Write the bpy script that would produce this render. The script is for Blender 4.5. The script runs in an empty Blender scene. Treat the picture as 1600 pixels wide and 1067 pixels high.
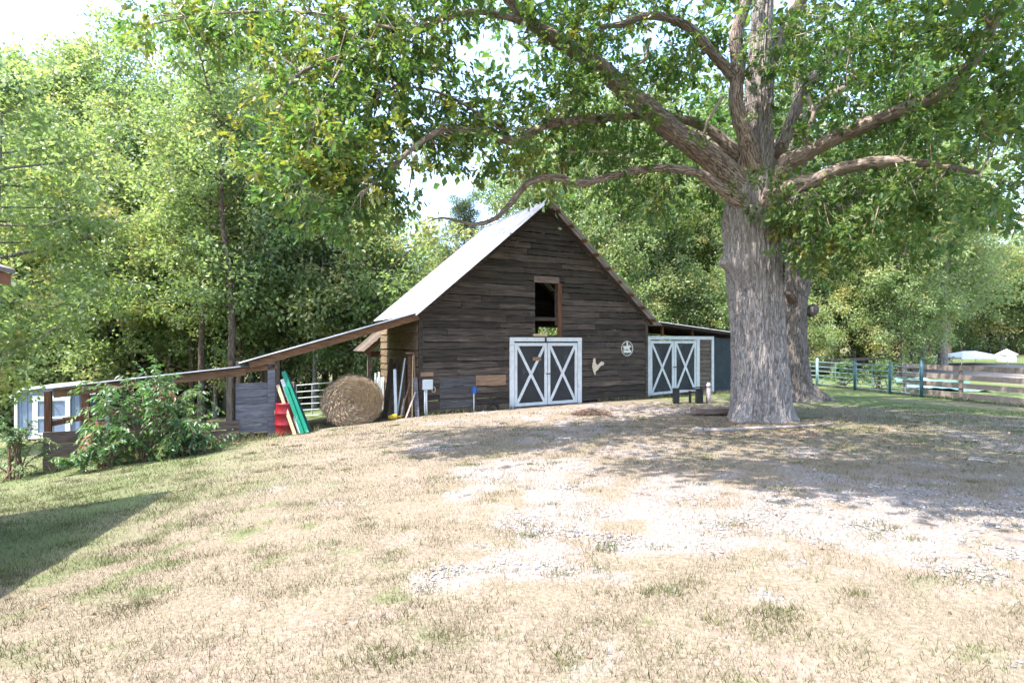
import bpy, math, random
import numpy as np
from mathutils import Vector, Matrix

SC = bpy.context.scene
COL = SC.collection
R = math.radians

# ---------------------------------------------------------------- camera, sky, sun, exposure
F, CX, CY, ZC = 850.0, 800.0, 533.0, 1.7        # photo: focal length and centre in photo pixels, eye height
cam_d = bpy.data.cameras.new('camera')
cam_d.sensor_width = 36.0
cam_d.lens = 36.0 * F / 1600.0
cam_d.clip_start = 0.05
cam_d.clip_end = 3000.0
cam = bpy.data.objects.new('camera', cam_d)
cam.location = (0, 0, ZC)
cam.rotation_euler = (R(90), 0, 0)
COL.objects.link(cam)
SC.camera = cam

SUN = Vector((-0.44, -0.22, 0.87)).normalized()   # towards the sun
sun_el = math.asin(SUN.z)
sun_az = math.atan2(SUN.x, SUN.y)
world = bpy.data.worlds.new('World')
SC.world = world
world.use_nodes = True
wn = world.node_tree.nodes
wl = world.node_tree.links
wn.clear()
wo = wn.new('ShaderNodeOutputWorld')
bg = wn.new('ShaderNodeBackground')
sky = wn.new('ShaderNodeTexSky')
sky.sky_type = 'NISHITA'
sky.sun_disc = False
sky.sun_elevation = sun_el
sky.sun_rotation = sun_az
sky.air_density = 1.0
sky.dust_density = 1.6
sky.ozone_density = 1.0
bg.inputs['Strength'].default_value = 0.15
wl.new(sky.outputs['Color'], bg.inputs['Color'])
wl.new(bg.outputs['Background'], wo.inputs['Surface'])
sd = bpy.data.lights.new('sun', 'SUN')
sd.energy = 2.4
sd.angle = R(0.55)
sd.color = (1.0, 0.95, 0.88)
so = bpy.data.objects.new('sun', sd)
so.rotation_euler = SUN.to_track_quat('Z', 'Y').to_euler()
so.location = (-20, -10, 40)
COL.objects.link(so)
vs = SC.view_settings
vs.view_transform = 'Standard'
vs.look = 'None'
vs.exposure = 2.55
vs.gamma = 1.0
vs.use_curve_mapping = False
SC.cycles.volume_bounces = 1
SC.cycles.max_bounces = 8
SC.cycles.diffuse_bounces = 4
SC.cycles.transmission_bounces = 6
SC.cycles.caustics_reflective = False
SC.cycles.caustics_refractive = False

# ---------------------------------------------------------------- helpers
rng = np.random.default_rng(7)
rnd = random.Random(11)


def P(px, py, z):
    """photo pixel at a given distance -> place in the world"""
    return Vector(((px - CX) / F * z, z, ZC + (CY - py) / F * z))


def _hash(ix, iy, iz):
    h = (ix * 374761393 + iy * 668265263 + iz * 2147483647 * 3 + 144665) & 0xFFFFFFFF
    h = ((h ^ (h >> 13)) * 1274126177) & 0xFFFFFFFF
    h = ((h ^ (h >> 16)) * 2246822519) & 0xFFFFFFFF
    return ((h ^ (h >> 15)) & 0xFFFFFF) / float(0xFFFFFF)


def vnoise(p):
    p = np.asarray(p, float)
    i = np.floor(p).astype(np.int64)
    f = p - i
    u = f * f * (3 - 2 * f)
    r = 0
    for dx in (0, 1):
        for dy in (0, 1):
            for dz in (0, 1):
                w = (u[..., 0] if dx else 1 - u[..., 0]) * (u[..., 1] if dy else 1 - u[..., 1]) * (u[..., 2] if dz else 1 - u[..., 2])
                r = r + w * _hash(i[..., 0] + dx, i[..., 1] + dy, i[..., 2] + dz)
    return r


def fbm(p, octs=4):
    p = np.asarray(p, float)
    s, a, t = 0, 0.5, 0
    for _ in range(octs):
        s = s + a * vnoise(p)
        t += a
        a *= 0.5
        p = p * 2.03 + 17.3
    return s / t


def smooth(a, b, x):
    t = np.clip((x - a) / (b - a), 0, 1)
    return t * t * (3 - 2 * t)


def link_obj(name, me, mat=None, parent=None, loc=None):
    if mat is not None and not me.materials:
        me.materials.append(mat)
    o = bpy.data.objects.new(name, me)
    COL.objects.link(o)
    if loc is not None:
        o.location = loc
    if parent is not None:
        o.parent = parent
    return o


def mesh_obj(name, verts, faces, mat, parent=None, recentre=False, smooth_=False):
    verts = np.asarray(verts, float)
    loc = (0, 0, 0)
    if recentre:
        c = (verts.min(0) + verts.max(0)) / 2
        verts = verts - c
        loc = tuple(c)
    me = bpy.data.meshes.new(name)
    me.from_pydata(verts.tolist(), [], faces)
    if smooth_:
        me.polygons.foreach_set('use_smooth', [True] * len(me.polygons))
    me.update()
    return link_obj(name, me, mat, parent, loc)


def fast_mesh(name, verts, tris, smooth_=False, **attrs):
    """triangle mesh from numpy arrays with per-vertex float attributes"""
    me = bpy.data.meshes.new(name)
    n, m = len(verts), len(tris)
    me.vertices.add(n)
    me.vertices.foreach_set('co', np.ascontiguousarray(verts, dtype=np.float32).ravel())
    me.loops.add(m * 3)
    me.loops.foreach_set('vertex_index', np.ascontiguousarray(tris, dtype=np.int32).ravel())
    me.polygons.add(m)
    me.polygons.foreach_set('loop_start', np.arange(0, m * 3, 3, dtype=np.int32))
    if smooth_:
        me.polygons.foreach_set('use_smooth', np.ones(m, dtype=bool))
    for k, v in attrs.items():
        a = me.attributes.new(k, 'FLOAT', 'POINT')
        a.data.foreach_set('value', np.ascontiguousarray(v, dtype=np.float32))
    me.update(calc_edges=True)
    return me


def tag(o, label=None, cat=None, group=None, kind=None):
    if label:
        o['label'] = label
    if cat:
        o['category'] = cat
    if group:
        o['group'] = group
    if kind:
        o['kind'] = kind
    return o


def empty(name, loc, rz=0.0, label=None, cat=None, group=None):
    o = bpy.data.objects.new(name, None)
    o.empty_display_size = 0.3
    o.location = loc
    o.rotation_euler = (0, 0, rz)
    COL.objects.link(o)
    return tag(o, label, cat, group)


def copy_tree(o, parent=None):
    c = o.copy()
    COL.objects.link(c)
    if parent is not None:
        c.parent = parent
    for ch in list(o.children):
        copy_tree(ch, c)
    return c


class MB:
    """collects simple shapes and links them as one mesh"""
    def __init__(self):
        self.v, self.f = [], []

    def add(self, vs_, fs_):
        k = len(self.v)
        self.v += [tuple(p) for p in vs_]
        self.f += [tuple(i + k for i in f) for f in fs_]
        return self

    def box(self, c, s, rot=None, taper=1.0):
        c = Vector(c)
        pts = []
        for z in (-1, 1):
            for x, y in ((-1, -1), (1, -1), (1, 1), (-1, 1)):
                t = taper if z > 0 else 1
                p = Vector((x * s[0] / 2 * t, y * s[1] / 2 * t, z * s[2] / 2))
                if rot is not None:
                    p = rot @ p
                pts.append(c + p)
        return self.add(pts, [(3, 2, 1, 0), (4, 5, 6, 7), (0, 1, 5, 4), (1, 2, 6, 5), (2, 3, 7, 6), (3, 0, 4, 7)])

    def beam(self, a, b, w, h, up=(0, 0, 1), jit=0.0):
        """square timber from a to b; w across, h along the up side"""
        a, b = Vector(a), Vector(b)
        d = (b - a).normalized()
        s = d.cross(Vector(up))
        if s.length < 1e-4:
            s = d.cross(Vector((1, 0, 0)))
        s.normalize()
        u = s.cross(d).normalized()
        pts = []
        for q in (a, b):
            for i, j in ((-1, -1), (1, -1), (1, 1), (-1, 1)):
                pts.append(q + s * (i * w / 2) + u * (j * h / 2) + Vector((rnd.uniform(-jit, jit), rnd.uniform(-jit, jit), rnd.uniform(-jit, jit))))
        return self.add(pts, [(0, 1, 2, 3), (7, 6, 5, 4), (1, 0, 4, 5), (2, 1, 5, 6), (3, 2, 6, 7), (0, 3, 7, 4)])

    def tube(self, pts, radii, sides=8, cap=True):
        pts = [Vector(p) for p in pts]
        if not hasattr(radii, '__len__'):
            radii = [radii] * len(pts)
        ref = None
        rings = []
        for i, p in enumerate(pts):
            d = (pts[min(i + 1, len(pts) - 1)] - pts[max(i - 1, 0)]).normalized()
            if ref is None:
                ref = Vector((0, 0, 1)) if abs(d.z) < 0.9 else Vector((1, 0, 0))
            s = d.cross(ref).normalized()
            ref = s.cross(d).normalized()
            rings.append([p + (s * math.cos(2 * math.pi * k / sides) + ref * math.sin(2 * math.pi * k / sides)) * radii[i] for k in range(sides)])
        vs_ = [q for r_ in rings for q in r_]
        fs_ = []
        for i in range(len(pts) - 1):
            for k in range(sides):
                a, b = i * sides + k, i * sides + (k + 1) % sides
                fs_.append((a, b, b + sides, a + sides))
        if cap:
            fs_.append(tuple(range(sides))[::-1])
            fs_.append(tuple((len(pts) - 1) * sides + k for k in range(sides)))
        return self.add(vs_, fs_)

    def prism(self, outline, o, ax, ay, n, t):
        """flat outline (list of 2D points) swept by t along n"""
        o, ax, ay, n = Vector(o), Vector(ax), Vector(ay), Vector(n)
        k = len(outline)
        pts = [o + ax * x + ay * y for x, y in outline] + [o + ax * x + ay * y + n * t for x, y in outline]
        fs_ = [tuple(range(k))[::-1], tuple(range(k, 2 * k))] + [(i, (i + 1) % k, (i + 1) % k + k, i + k) for i in range(k)]
        return self.add(pts, fs_)

    def build(self, name, mat, parent=None, smooth_=False, recentre=True):
        return mesh_obj(name, self.v, self.f, mat, parent, recentre, smooth_)


# ---------------------------------------------------------------- materials
def new_mat(name):
    m = bpy.data.materials.new(name)
    m.use_nodes = True
    nt = m.node_tree
    nt.nodes.clear()
    out = nt.nodes.new('ShaderNodeOutputMaterial')
    b = nt.nodes.new('ShaderNodeBsdfPrincipled')
    nt.links.new(b.outputs[0], out.inputs[0])
    return m, nt, b, out


def N(nt, t, **kw):
    n = nt.nodes.new(t)
    for k, v in kw.items():
        setattr(n, k, v)
    return n


def ramp(nt, fac, stops):
    r = N(nt, 'ShaderNodeValToRGB')
    els = r.color_ramp.elements
    while len(els) < len(stops):
        els.new(0.5)
    for e, (p, c) in zip(els, stops):
        e.position = p
        e.color = (*c, 1) if len(c) == 3 else c
    nt.links.new(fac, r.inputs[0])
    return r.outputs[0]


def mixc(nt, fac, a, b, mode='MIX'):
    m = N(nt, 'ShaderNodeMix', data_type='RGBA', blend_type=mode)
    for sock, v in ((m.inputs[0], fac), (m.inputs[6], a), (m.inputs[7], b)):
        if hasattr(v, 'is_output'):
            nt.links.new(v, sock)
        elif isinstance(v, (int, float)):
            sock.default_value = v
        else:
            sock.default_value = (*v, 1)
    return m.outputs[2]


def math_(nt, op, a, b=None, clamp=False):
    m = N(nt, 'ShaderNodeMath', operation=op, use_clamp=clamp)
    for sock, v in ((m.inputs[0], a), (m.inputs[1], b)):
        if v is None:
            continue
        if hasattr(v, 'is_output'):
            nt.links.new(v, sock)
        else:
            sock.default_value = v
    return m.outputs[0]


def coords(nt, scale=(1, 1, 1), per_object=True):
    """object coordinates, shifted at random per object, scaled"""
    tc = N(nt, 'ShaderNodeTexCoord')
    v = tc.outputs['Object']
    if per_object:
        oi = N(nt, 'ShaderNodeObjectInfo')
        mul = N(nt, 'ShaderNodeVectorMath', operation='SCALE')
        mul.inputs[0].default_value = (37.0, 71.0, 53.0)
        nt.links.new(oi.outputs['Random'], mul.inputs['Scale'])
        ad = N(nt, 'ShaderNodeVectorMath', operation='ADD')
        nt.links.new(v, ad.inputs[0])
        nt.links.new(mul.outputs[0], ad.inputs[1])
        v = ad.outputs[0]
    mp = N(nt, 'ShaderNodeMapping')
    mp.inputs['Scale'].default_value = scale
    nt.links.new(v, mp.inputs['Vector'])
    return mp.outputs[0]


def noise(nt, vec, scale, detail=4, rough=0.6, dist=0.0):
    n = N(nt, 'ShaderNodeTexNoise')
    n.inputs['Scale'].default_value = scale
    n.inputs['Detail'].default_value = detail
    n.inputs['Roughness'].default_value = rough
    n.inputs['Distortion'].default_value = dist
    nt.links.new(vec, n.inputs['Vector'])
    return n.outputs[0]


def bump(nt, b, h, strength=0.4, dist=0.02):
    bp = N(nt, 'ShaderNodeBump')
    bp.inputs['Strength'].default_value = strength
    bp.inputs['Distance'].default_value = dist
    nt.links.new(h, bp.inputs['Height'])
    nt.links.new(bp.outputs[0], b.inputs['Normal'])


def wood(name, dark, mid, light, stretch=(1.2, 14, 14), rust=None, rustamt=0.0, var=0.5, rough=0.85, bstr=0.6):
    """weathered timber, grain along local x (or the axis with the small number in stretch)"""
    m, nt, b, _ = new_mat(name)
    c = coords(nt, stretch)
    g = noise(nt, c, 2.2, 6, 0.7, 0.4)
    col = ramp(nt, g, [(0.28, dark), (0.5, mid), (0.74, light)])
    big = noise(nt, coords(nt, (0.7, 1.5, 1.5)), 1.3, 3, 0.6)
    if rust is not None:
        rf = ramp(nt, big, [(0.62 - rustamt, (0, 0, 0)), (0.76 - rustamt, (1, 1, 1))])
        col = mixc(nt, rf, col, mixc(nt, g, rust, light))
    oi = N(nt, 'ShaderNodeObjectInfo')
    rv = ramp(nt, oi.outputs['Random'], [(0, (1 - var,) * 3), (1, (1 + var * 0.6,) * 3)])
    col = mixc(nt, 1.0, col, rv, 'MULTIPLY')
    nt.links.new(col, b.inputs['Base Color'])
    b.inputs['Roughness'].default_value = rough
    b.inputs['Specular IOR Level'].default_value = 0.25
    bump(nt, b, g, bstr, 0.012)
    return m


def plain(name, col, rough=0.6, metal=0.0, var=0.18, scale=6.0, spec=0.4, dirt=None, dirtamt=0.35):
    m, nt, b, _ = new_mat(name)
    c = coords(nt)
    n1 = noise(nt, c, scale, 5, 0.65)
    lo = tuple(x * (1 - var) for x in col)
    hi = tuple(min(1, x * (1 + var)) for x in col)
    cc = ramp(nt, n1, [(0.3, lo), (0.7, hi)])
    if dirt is not None:
        n2 = noise(nt, c, scale * 0.6, 7, 0.75, 0.5)
        cc = mixc(nt, ramp(nt, n2, [(0.7 - dirtamt * 0.5, (0, 0, 0)), (0.78 - dirtamt * 0.3, (1, 1, 1))]), cc, dirt)
    nt.links.new(cc, b.inputs['Base Color'])
    b.inputs['Roughness'].default_value = rough
    b.inputs['Metallic'].default_value = metal
    b.inputs['Specular IOR Level'].default_value = spec
    bump(nt, b, n1, 0.15, 0.01)
    return m


def leaf_mat(name, dark, mid, light, warm=(0.16, 0.15, 0.02), trans=0.4, gloss=0.45, through=(1.3, 1.5, 0.75)):
    """leaf colours picked per leaf by the 'tint' attribute, autumn shift by 'warm'"""
    m, nt, b, out = new_mat(name)
    at = N(nt, 'ShaderNodeAttribute', attribute_name='tint')
    aw = N(nt, 'ShaderNodeAttribute', attribute_name='warm')
    oi = N(nt, 'ShaderNodeObjectInfo')
    t2 = math_(nt, 'ADD', at.outputs['Fac'], math_(nt, 'MULTIPLY', math_(nt, 'SUBTRACT', oi.outputs['Random'], 0.5), 0.35))
    col = ramp(nt, t2, [(0.0, dark), (0.5, mid), (1.0, light)])
    col = mixc(nt, aw.outputs['Fac'], col, warm)
    nt.links.new(col, b.inputs['Base Color'])
    b.inputs['Roughness'].default_value = gloss
    b.inputs['Specular IOR Level'].default_value = 0.5
    tr = N(nt, 'ShaderNodeBsdfTranslucent')
    tcol = mixc(nt, 1.0, col, through, 'MULTIPLY')
    nt.links.new(tcol, tr.inputs['Color'])
    mx = N(nt, 'ShaderNodeMixShader')
    mx.inputs[0].default_value = trans
    nt.links.new(b.outputs[0], mx.inputs[1])
    nt.links.new(tr.outputs[0], mx.inputs[2])
    nt.links.new(mx.outputs[0], out.inputs[0])
    return m


def bark(name, dark, mid, light, scale=3.0, stretch=0.22, bstr=1.0, moss=None, uv=False):
    m, nt, b, _ = new_mat(name)
    c = coords(nt, (1, 1, stretch), per_object=False)
    if uv:                                       # along the limb: the mesh carries metres round and along
        mp = N(nt, 'ShaderNodeMapping')
        mp.inputs['Scale'].default_value = (1, stretch, 1)
        nt.links.new(N(nt, 'ShaderNodeTexCoord').outputs['UV'], mp.inputs['Vector'])
        c = mp.outputs[0]
    v = N(nt, 'ShaderNodeTexVoronoi', feature='DISTANCE_TO_EDGE')
    v.inputs['Scale'].default_value = scale * 3.2
    wob = noise(nt, c, scale * 2.5, 4, 0.6)
    wv = N(nt, 'ShaderNodeVectorMath', operation='ADD')
    sc_ = N(nt, 'ShaderNodeVectorMath', operation='SCALE')
    sc_.inputs['Scale'].default_value = 0.16
    wc = N(nt, 'ShaderNodeCombineXYZ')
    for i in range(3):
        nt.links.new(wob, wc.inputs[i])
    nt.links.new(wc.outputs[0], sc_.inputs[0])
    nt.links.new(c, wv.inputs[0])
    nt.links.new(sc_.outputs[0], wv.inputs[1])
    nt.links.new(wv.outputs[0], v.inputs['Vector'])
    n1 = noise(nt, c, scale * 4, 6, 0.7, 0.3)
    h = math_(nt, 'ADD', ramp(nt, v.outputs['Distance'], [(0.0, (0, 0, 0)), (0.10, (1, 1, 1))]), math_(nt, 'MULTIPLY', n1, 0.8))
    col = ramp(nt, math_(nt, 'MULTIPLY', h, 0.56), [(0.12, dark), (0.5, mid), (0.85, light)])
    big = noise(nt, coords(nt, (1, 1, 0.8), False), 1.1, 4, 0.6)
    col = mixc(nt, ramp(nt, big, [(0.4, (0, 0, 0)), (0.7, (0.6, 0.6, 0.6))]), col, mixc(nt, n1, mid, light))
    if moss is not None:
        mn = noise(nt, coords(nt, (1, 1, 1), False), 2.3, 5, 0.7)
        col = mixc(nt, ramp(nt, mn, [(0.6, (0, 0, 0)), (0.72, (0.7, 0.7, 0.7))]), col, moss)
    nt.links.new(col, b.inputs['Base Color'])
    b.inputs['Roughness'].default_value = 0.95
    b.inputs['Specular IOR Level'].default_value = 0.15
    bump(nt, b, h, bstr, 0.05)
    return m


M = {}
M['barn_wood'] = wood('barn_wood', (0.014, 0.0102, 0.0085), (0.062, 0.0475, 0.0395), (0.155, 0.124, 0.105), stretch=(0.7, 15, 15), rust=(0.12, 0.064, 0.042), rustamt=0.05, var=0.48, bstr=0.9)
M['side_wood'] = wood('side_wood', (0.06, 0.042, 0.028), (0.17, 0.12, 0.075), (0.29, 0.22, 0.145), var=0.3)
M['beam_wood'] = wood('beam_wood', (0.07, 0.035, 0.02), (0.17, 0.088, 0.05), (0.30, 0.18, 0.11), var=0.25)
M['post_wood'] = wood('post_wood', (0.06, 0.04, 0.03), (0.16, 0.12, 0.09), (0.30, 0.24, 0.19), stretch=(14, 14, 1.2), var=0.3)
M['red_post'] = wood('red_post', (0.06, 0.025, 0.015), (0.14, 0.06, 0.035), (0.24, 0.12, 0.07), stretch=(14, 14, 1.2), var=0.2)
M['patch_tin'] = wood('patch_tin', (0.03, 0.03, 0.034), (0.075, 0.072, 0.078), (0.14, 0.135, 0.14), var=0.2)
M['grey_plank'] = wood('grey_plank', (0.06, 0.06, 0.075), (0.15, 0.145, 0.17), (0.27, 0.26, 0.28), rust=(0.24, 0.15, 0.11), rustamt=-0.06, var=0.25)
M['low_plank'] = wood('low_plank', (0.06, 0.04, 0.035), (0.16, 0.115, 0.10), (0.27, 0.21, 0.185), rust=(0.22, 0.12, 0.075), rustamt=0.05, var=0.25)
M['tan_plank'] = wood('tan_plank', (0.12, 0.068, 0.042), (0.22, 0.135, 0.088), (0.33, 0.225, 0.16), var=0.15)
M['pale_timber'] = wood('pale_timber', (0.34, 0.24, 0.13), (0.52, 0.40, 0.24), (0.66, 0.55, 0.38), var=0.15)
M['old_timber'] = wood('old_timber', (0.05, 0.04, 0.03), (0.14, 0.105, 0.08), (0.26, 0.21, 0.165), stretch=(14, 14, 1.2), var=0.4)
M['fence_wood'] = wood('fence_wood', (0.12, 0.095, 0.08), (0.25, 0.20, 0.17), (0.38, 0.32, 0.28), var=0.25)
M['white_paint'] = plain('white_paint', (0.58, 0.60, 0.63), 0.6, var=0.14, scale=5, dirt=(0.24, 0.22, 0.21), dirtamt=0.22)
M['door_panel'] = plain('door_panel', (0.024, 0.025, 0.029), 0.7, var=0.35, scale=2.5, dirt=(0.07, 0.07, 0.075), dirtamt=0.3)
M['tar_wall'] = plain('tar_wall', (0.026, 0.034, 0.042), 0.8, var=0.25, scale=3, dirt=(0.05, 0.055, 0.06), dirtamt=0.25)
M['galv'] = plain('galv', (0.115, 0.127, 0.15), 0.5, metal=0.3, var=0.5, scale=1.4, dirt=(0.06, 0.065, 0.08), dirtamt=0.5)  # dark blue-grey blotches: dirt plus painted-in tree-shadow streaks
M['old_tin'] = plain('old_tin', (0.42, 0.41, 0.42), 0.55, metal=0.4, var=0.25, scale=2.2, dirt=(0.22, 0.12, 0.07), dirtamt=0.3)
M['gate_steel'] = plain('gate_steel', (0.50, 0.52, 0.53), 0.4, metal=0.6, var=0.12, scale=6)
M['gate_green'] = plain('gate_green', (0.14, 0.22, 0.23), 0.5, var=0.2, scale=6, dirt=(0.32, 0.36, 0.36), dirtamt=0.25)
M['teal_post'] = plain('teal_post', (0.03, 0.085, 0.105), 0.5, var=0.2, scale=6)
M['green_paint'] = plain('green_paint', (0.0, 0.17, 0.105), 0.5, var=0.15, scale=5, dirt=(0.35, 0.42, 0.38), dirtamt=0.18)
M['white_board'] = plain('white_board', (0.68, 0.70, 0.70), 0.6, var=0.1, scale=5, dirt=(0.45, 0.38, 0.3), dirtamt=0.2)
M['red_plastic'] = plain('red_plastic', (0.20, 0.010, 0.016), 0.4, var=0.12, scale=4, dirt=(0.25, 0.05, 0.05), dirtamt=0.2)
M['black_metal'] = plain('black_metal', (0.006, 0.006, 0.007), 0.5, var=0.3, scale=8)
M['iron'] = plain('iron', (0.03, 0.028, 0.027), 0.6, metal=0.5, var=0.3, scale=9)
M['pvc'] = plain('pvc', (0.62, 0.66, 0.68), 0.4, var=0.06, scale=5)
M['box_grey'] = plain('box_grey', (0.50, 0.54, 0.58), 0.45, var=0.06, scale=4)
M['blue_plastic'] = plain('blue_plastic', (0.015, 0.10, 0.36), 0.4, var=0.12, scale=5)
M['cream_tin'] = plain('cream_tin', (0.55, 0.46, 0.36), 0.5, var=0.15, scale=8, dirt=(0.35, 0.2, 0.12), dirtamt=0.25)
M['sign_white'] = plain('sign_white', (0.66, 0.66, 0.62), 0.5, var=0.08, scale=9)
M['rust'] = plain('rust', (0.20, 0.075, 0.035), 0.85, var=0.35, scale=8)
M['rubber'] = plain('rubber', (0.012, 0.012, 0.013), 0.8, var=0.3, scale=9)
M['pink_canvas'] = plain('pink_canvas', (0.46, 0.36, 0.38), 0.8, var=0.15, scale=6)
M['shed_blue'] = plain('shed_blue', (0.165, 0.215, 0.32), 0.6, var=0.08, scale=4)
M['trim_white'] = plain('trim_white', (0.78, 0.79, 0.80), 0.5, var=0.04, scale=5)
M['shingle'] = plain('shingle', (0.20, 0.17, 0.165), 0.9, var=0.25, scale=12)
M['fascia_red'] = plain('fascia_red', (0.24, 0.10, 0.065), 0.6, var=0.15, scale=6)
M['house_wall'] = plain('house_wall', (0.45, 0.40, 0.34), 0.8, var=0.1, scale=6)
M['canvas_white'] = plain('canvas_white', (0.80, 0.78, 0.78), 0.7, var=0.05, scale=3)
M['teal_tarp'] = plain('teal_tarp', (0.03, 0.13, 0.135), 0.6, var=0.6, scale=1.3, dirt=(0.19, 0.25, 0.24), dirtamt=0.6)
M['yellow_plastic'] = plain('yellow_plastic', (0.55, 0.36, 0.03), 0.5, var=0.15, scale=6)
M['bark_oak'] = bark('bark_oak', (0.12, 0.099, 0.09), (0.275, 0.236, 0.218), (0.385, 0.338, 0.317), 7.0, 0.14, 0.75, moss=(0.30, 0.28, 0.26))
M['bark_limb'] = bark('bark_limb', (0.08, 0.05, 0.039), (0.255, 0.183, 0.144), (0.44, 0.36, 0.31), 8.0, 0.11, 0.9, moss=(0.30, 0.28, 0.25), uv=True)
M['bark_grey'] = bark('bark_grey', (0.07, 0.06, 0.05), (0.19, 0.165, 0.14), (0.34, 0.31, 0.27), 5.0, 0.25, 0.8)
M['bark_shaded'] = bark('bark_shaded', (0.05, 0.04, 0.034), (0.125, 0.105, 0.092), (0.21, 0.18, 0.162), 6.0, 0.12, 0.8)  # second oak's bark, its shade put into the darker colour
M['bark_brown'] = bark('bark_brown', (0.035, 0.025, 0.02), (0.10, 0.07, 0.052), (0.19, 0.14, 0.11), 5.0, 0.25, 0.8)
M['twig'] = plain('twig', (0.16, 0.10, 0.07), 0.9, var=0.35, scale=9)
M['dead_wood'] = wood('dead_wood', (0.14, 0.11, 0.095), (0.34, 0.29, 0.26), (0.52, 0.47, 0.43), var=0.2)
M['leaf_oak'] = leaf_mat('leaf_oak', (0.034, 0.082, 0.034), (0.084, 0.158, 0.049), (0.17, 0.238, 0.073), warm=(0.25, 0.21, 0.05), trans=0.48, gloss=0.42)
M['leaf_wood'] = leaf_mat('leaf_wood', (0.105, 0.160, 0.078), (0.205, 0.272, 0.125), (0.325, 0.372, 0.185), warm=(0.38, 0.325, 0.15), trans=0.52, gloss=0.40, through=(1.3, 1.45, 0.8))
M['leaf_pine'] = leaf_mat('leaf_pine', (0.03, 0.065, 0.025), (0.07, 0.115, 0.04), (0.13, 0.17, 0.06), warm=(0.2, 0.16, 0.05), trans=0.25, gloss=0.5)
M['leaf_bush'] = leaf_mat('leaf_bush', (0.04, 0.11, 0.05), (0.085, 0.19, 0.065), (0.17, 0.26, 0.075), warm=(0.26, 0.09, 0.075), trans=0.38, gloss=0.4)
M['leaf_litter'] = leaf_mat('leaf_litter', (0.10, 0.055, 0.03), (0.20, 0.12, 0.07), (0.36, 0.26, 0.17), warm=(0.3, 0.14, 0.06), trans=0.1, gloss=0.7)
# ---------------------------------------------------------------- ground
CTRL = np.array([
    (0, 0, -1.70), (0, 3, -1.72), (-3, 3, -1.88), (4, 3, -1.68), (-6, -4, -2.0), (6, -4, -1.6),
    (-2.9, 17, -2.32), (5.26, 21.3, -2.22), (0, 18.5, -2.27), (2.5, 19.85, -2.23), (6.4, 14, -2.0), (2, 10.5, -1.98),
    (-2, 10, -2.07), (14, 13, -2.06), (9, 7, -1.82), (16, 18, -2.22), (15.2, 28, -2.25), (16.6, 22, -2.27),
    (17.6, 18.6, -2.27), (30, 50, -2.0), (25, 30, -2.25), (60, 80, -1.0), (0, 40, -3.0), (-8, 22, -2.9), (-5.2, 15.9, -2.48),
    (-7.2, 14.9, -2.66), (-10.95, 12.8, -3.03), (-11.3, 12, -3.08), (-6, 8, -2.32), (-8, 6, -2.5), (-23, 26, -4.6),
    (-14, 24, -3.7), (-40, 40, -6.0), (-20, 60, -5), (0, 80, -3.4), (-80, 20, -6), (80, 20, -1.5), (0, -60, -1), (-60, -40, -3),
    (60, -40, -0.5), (-100, 120, -6), (100, 150, 0.5), (0, 250, -2), (250, 250, 0), (-250, 250, -5), (-250, -60, -4), (250, -60, -1),
    (11.5, 20, -2.05), (8, 22.5, -2.2)], float)


def _phi(r):
    return np.where(r > 1e-9, r * r * np.log(np.maximum(r, 1e-9)), 0)


def _fit():
    xy, h = CTRL[:, :2] / 10, CTRL[:, 2]
    n = len(h)
    K = _phi(np.linalg.norm(xy[:, None] - xy[None], axis=2)) + np.eye(n) * 0.002
    Q = np.c_[np.ones(n), xy]
    A = np.block([[K, Q], [Q.T, np.zeros((3, 3))]])
    return np.linalg.solve(A, np.r_[h, 0, 0, 0]), xy


_W, _XY = _fit()


def gh(x, y):
    """ground height in the world"""
    x, y = np.asarray(x, float), np.asarray(y, float)
    q = np.stack([x, y], -1) / 10
    d = np.linalg.norm(q[..., None, :] - _XY, axis=-1)
    n = len(_XY)
    h = _phi(d) @ _W[:n] + _W[n] + q @ _W[n + 1:]
    return h + ZC + 0.03 * (fbm(np.stack([x * 0.8, y * 0.8, x * 0], -1), 3) - 0.5)


def G(x, y):
    return float(gh(np.array([x]), np.array([y]))[0])


def GV(x, y, dz=0.0):
    return Vector((x, y, G(x, y) + dz))


def seg_dist(x, y, line):
    best = np.full(np.shape(x), 1e9)
    for (x0, y0), (x1, y1) in zip(line[:-1], line[1:]):
        dx, dy = x1 - x0, y1 - y0
        t = np.clip(((x - x0) * dx + (y - y0) * dy) / (dx * dx + dy * dy), 0, 1)
        best = np.minimum(best, np.hypot(x - x0 - t * dx, y - y0 - t * dy))
    return best


DRIVE = [(1.5, 19), (1.0, 15), (1.2, 11.5), (1.6, 9), (3.0, 7.2), (5.5, 5.2), (8, 3.5)]
DRIVE2 = [(2.0, 11), (6, 10), (11, 12), (20, 14)]
FAR_DRIVE = [(20, 70), (30, 48), (34, 36), (36, 28), (60, 24)]


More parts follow.
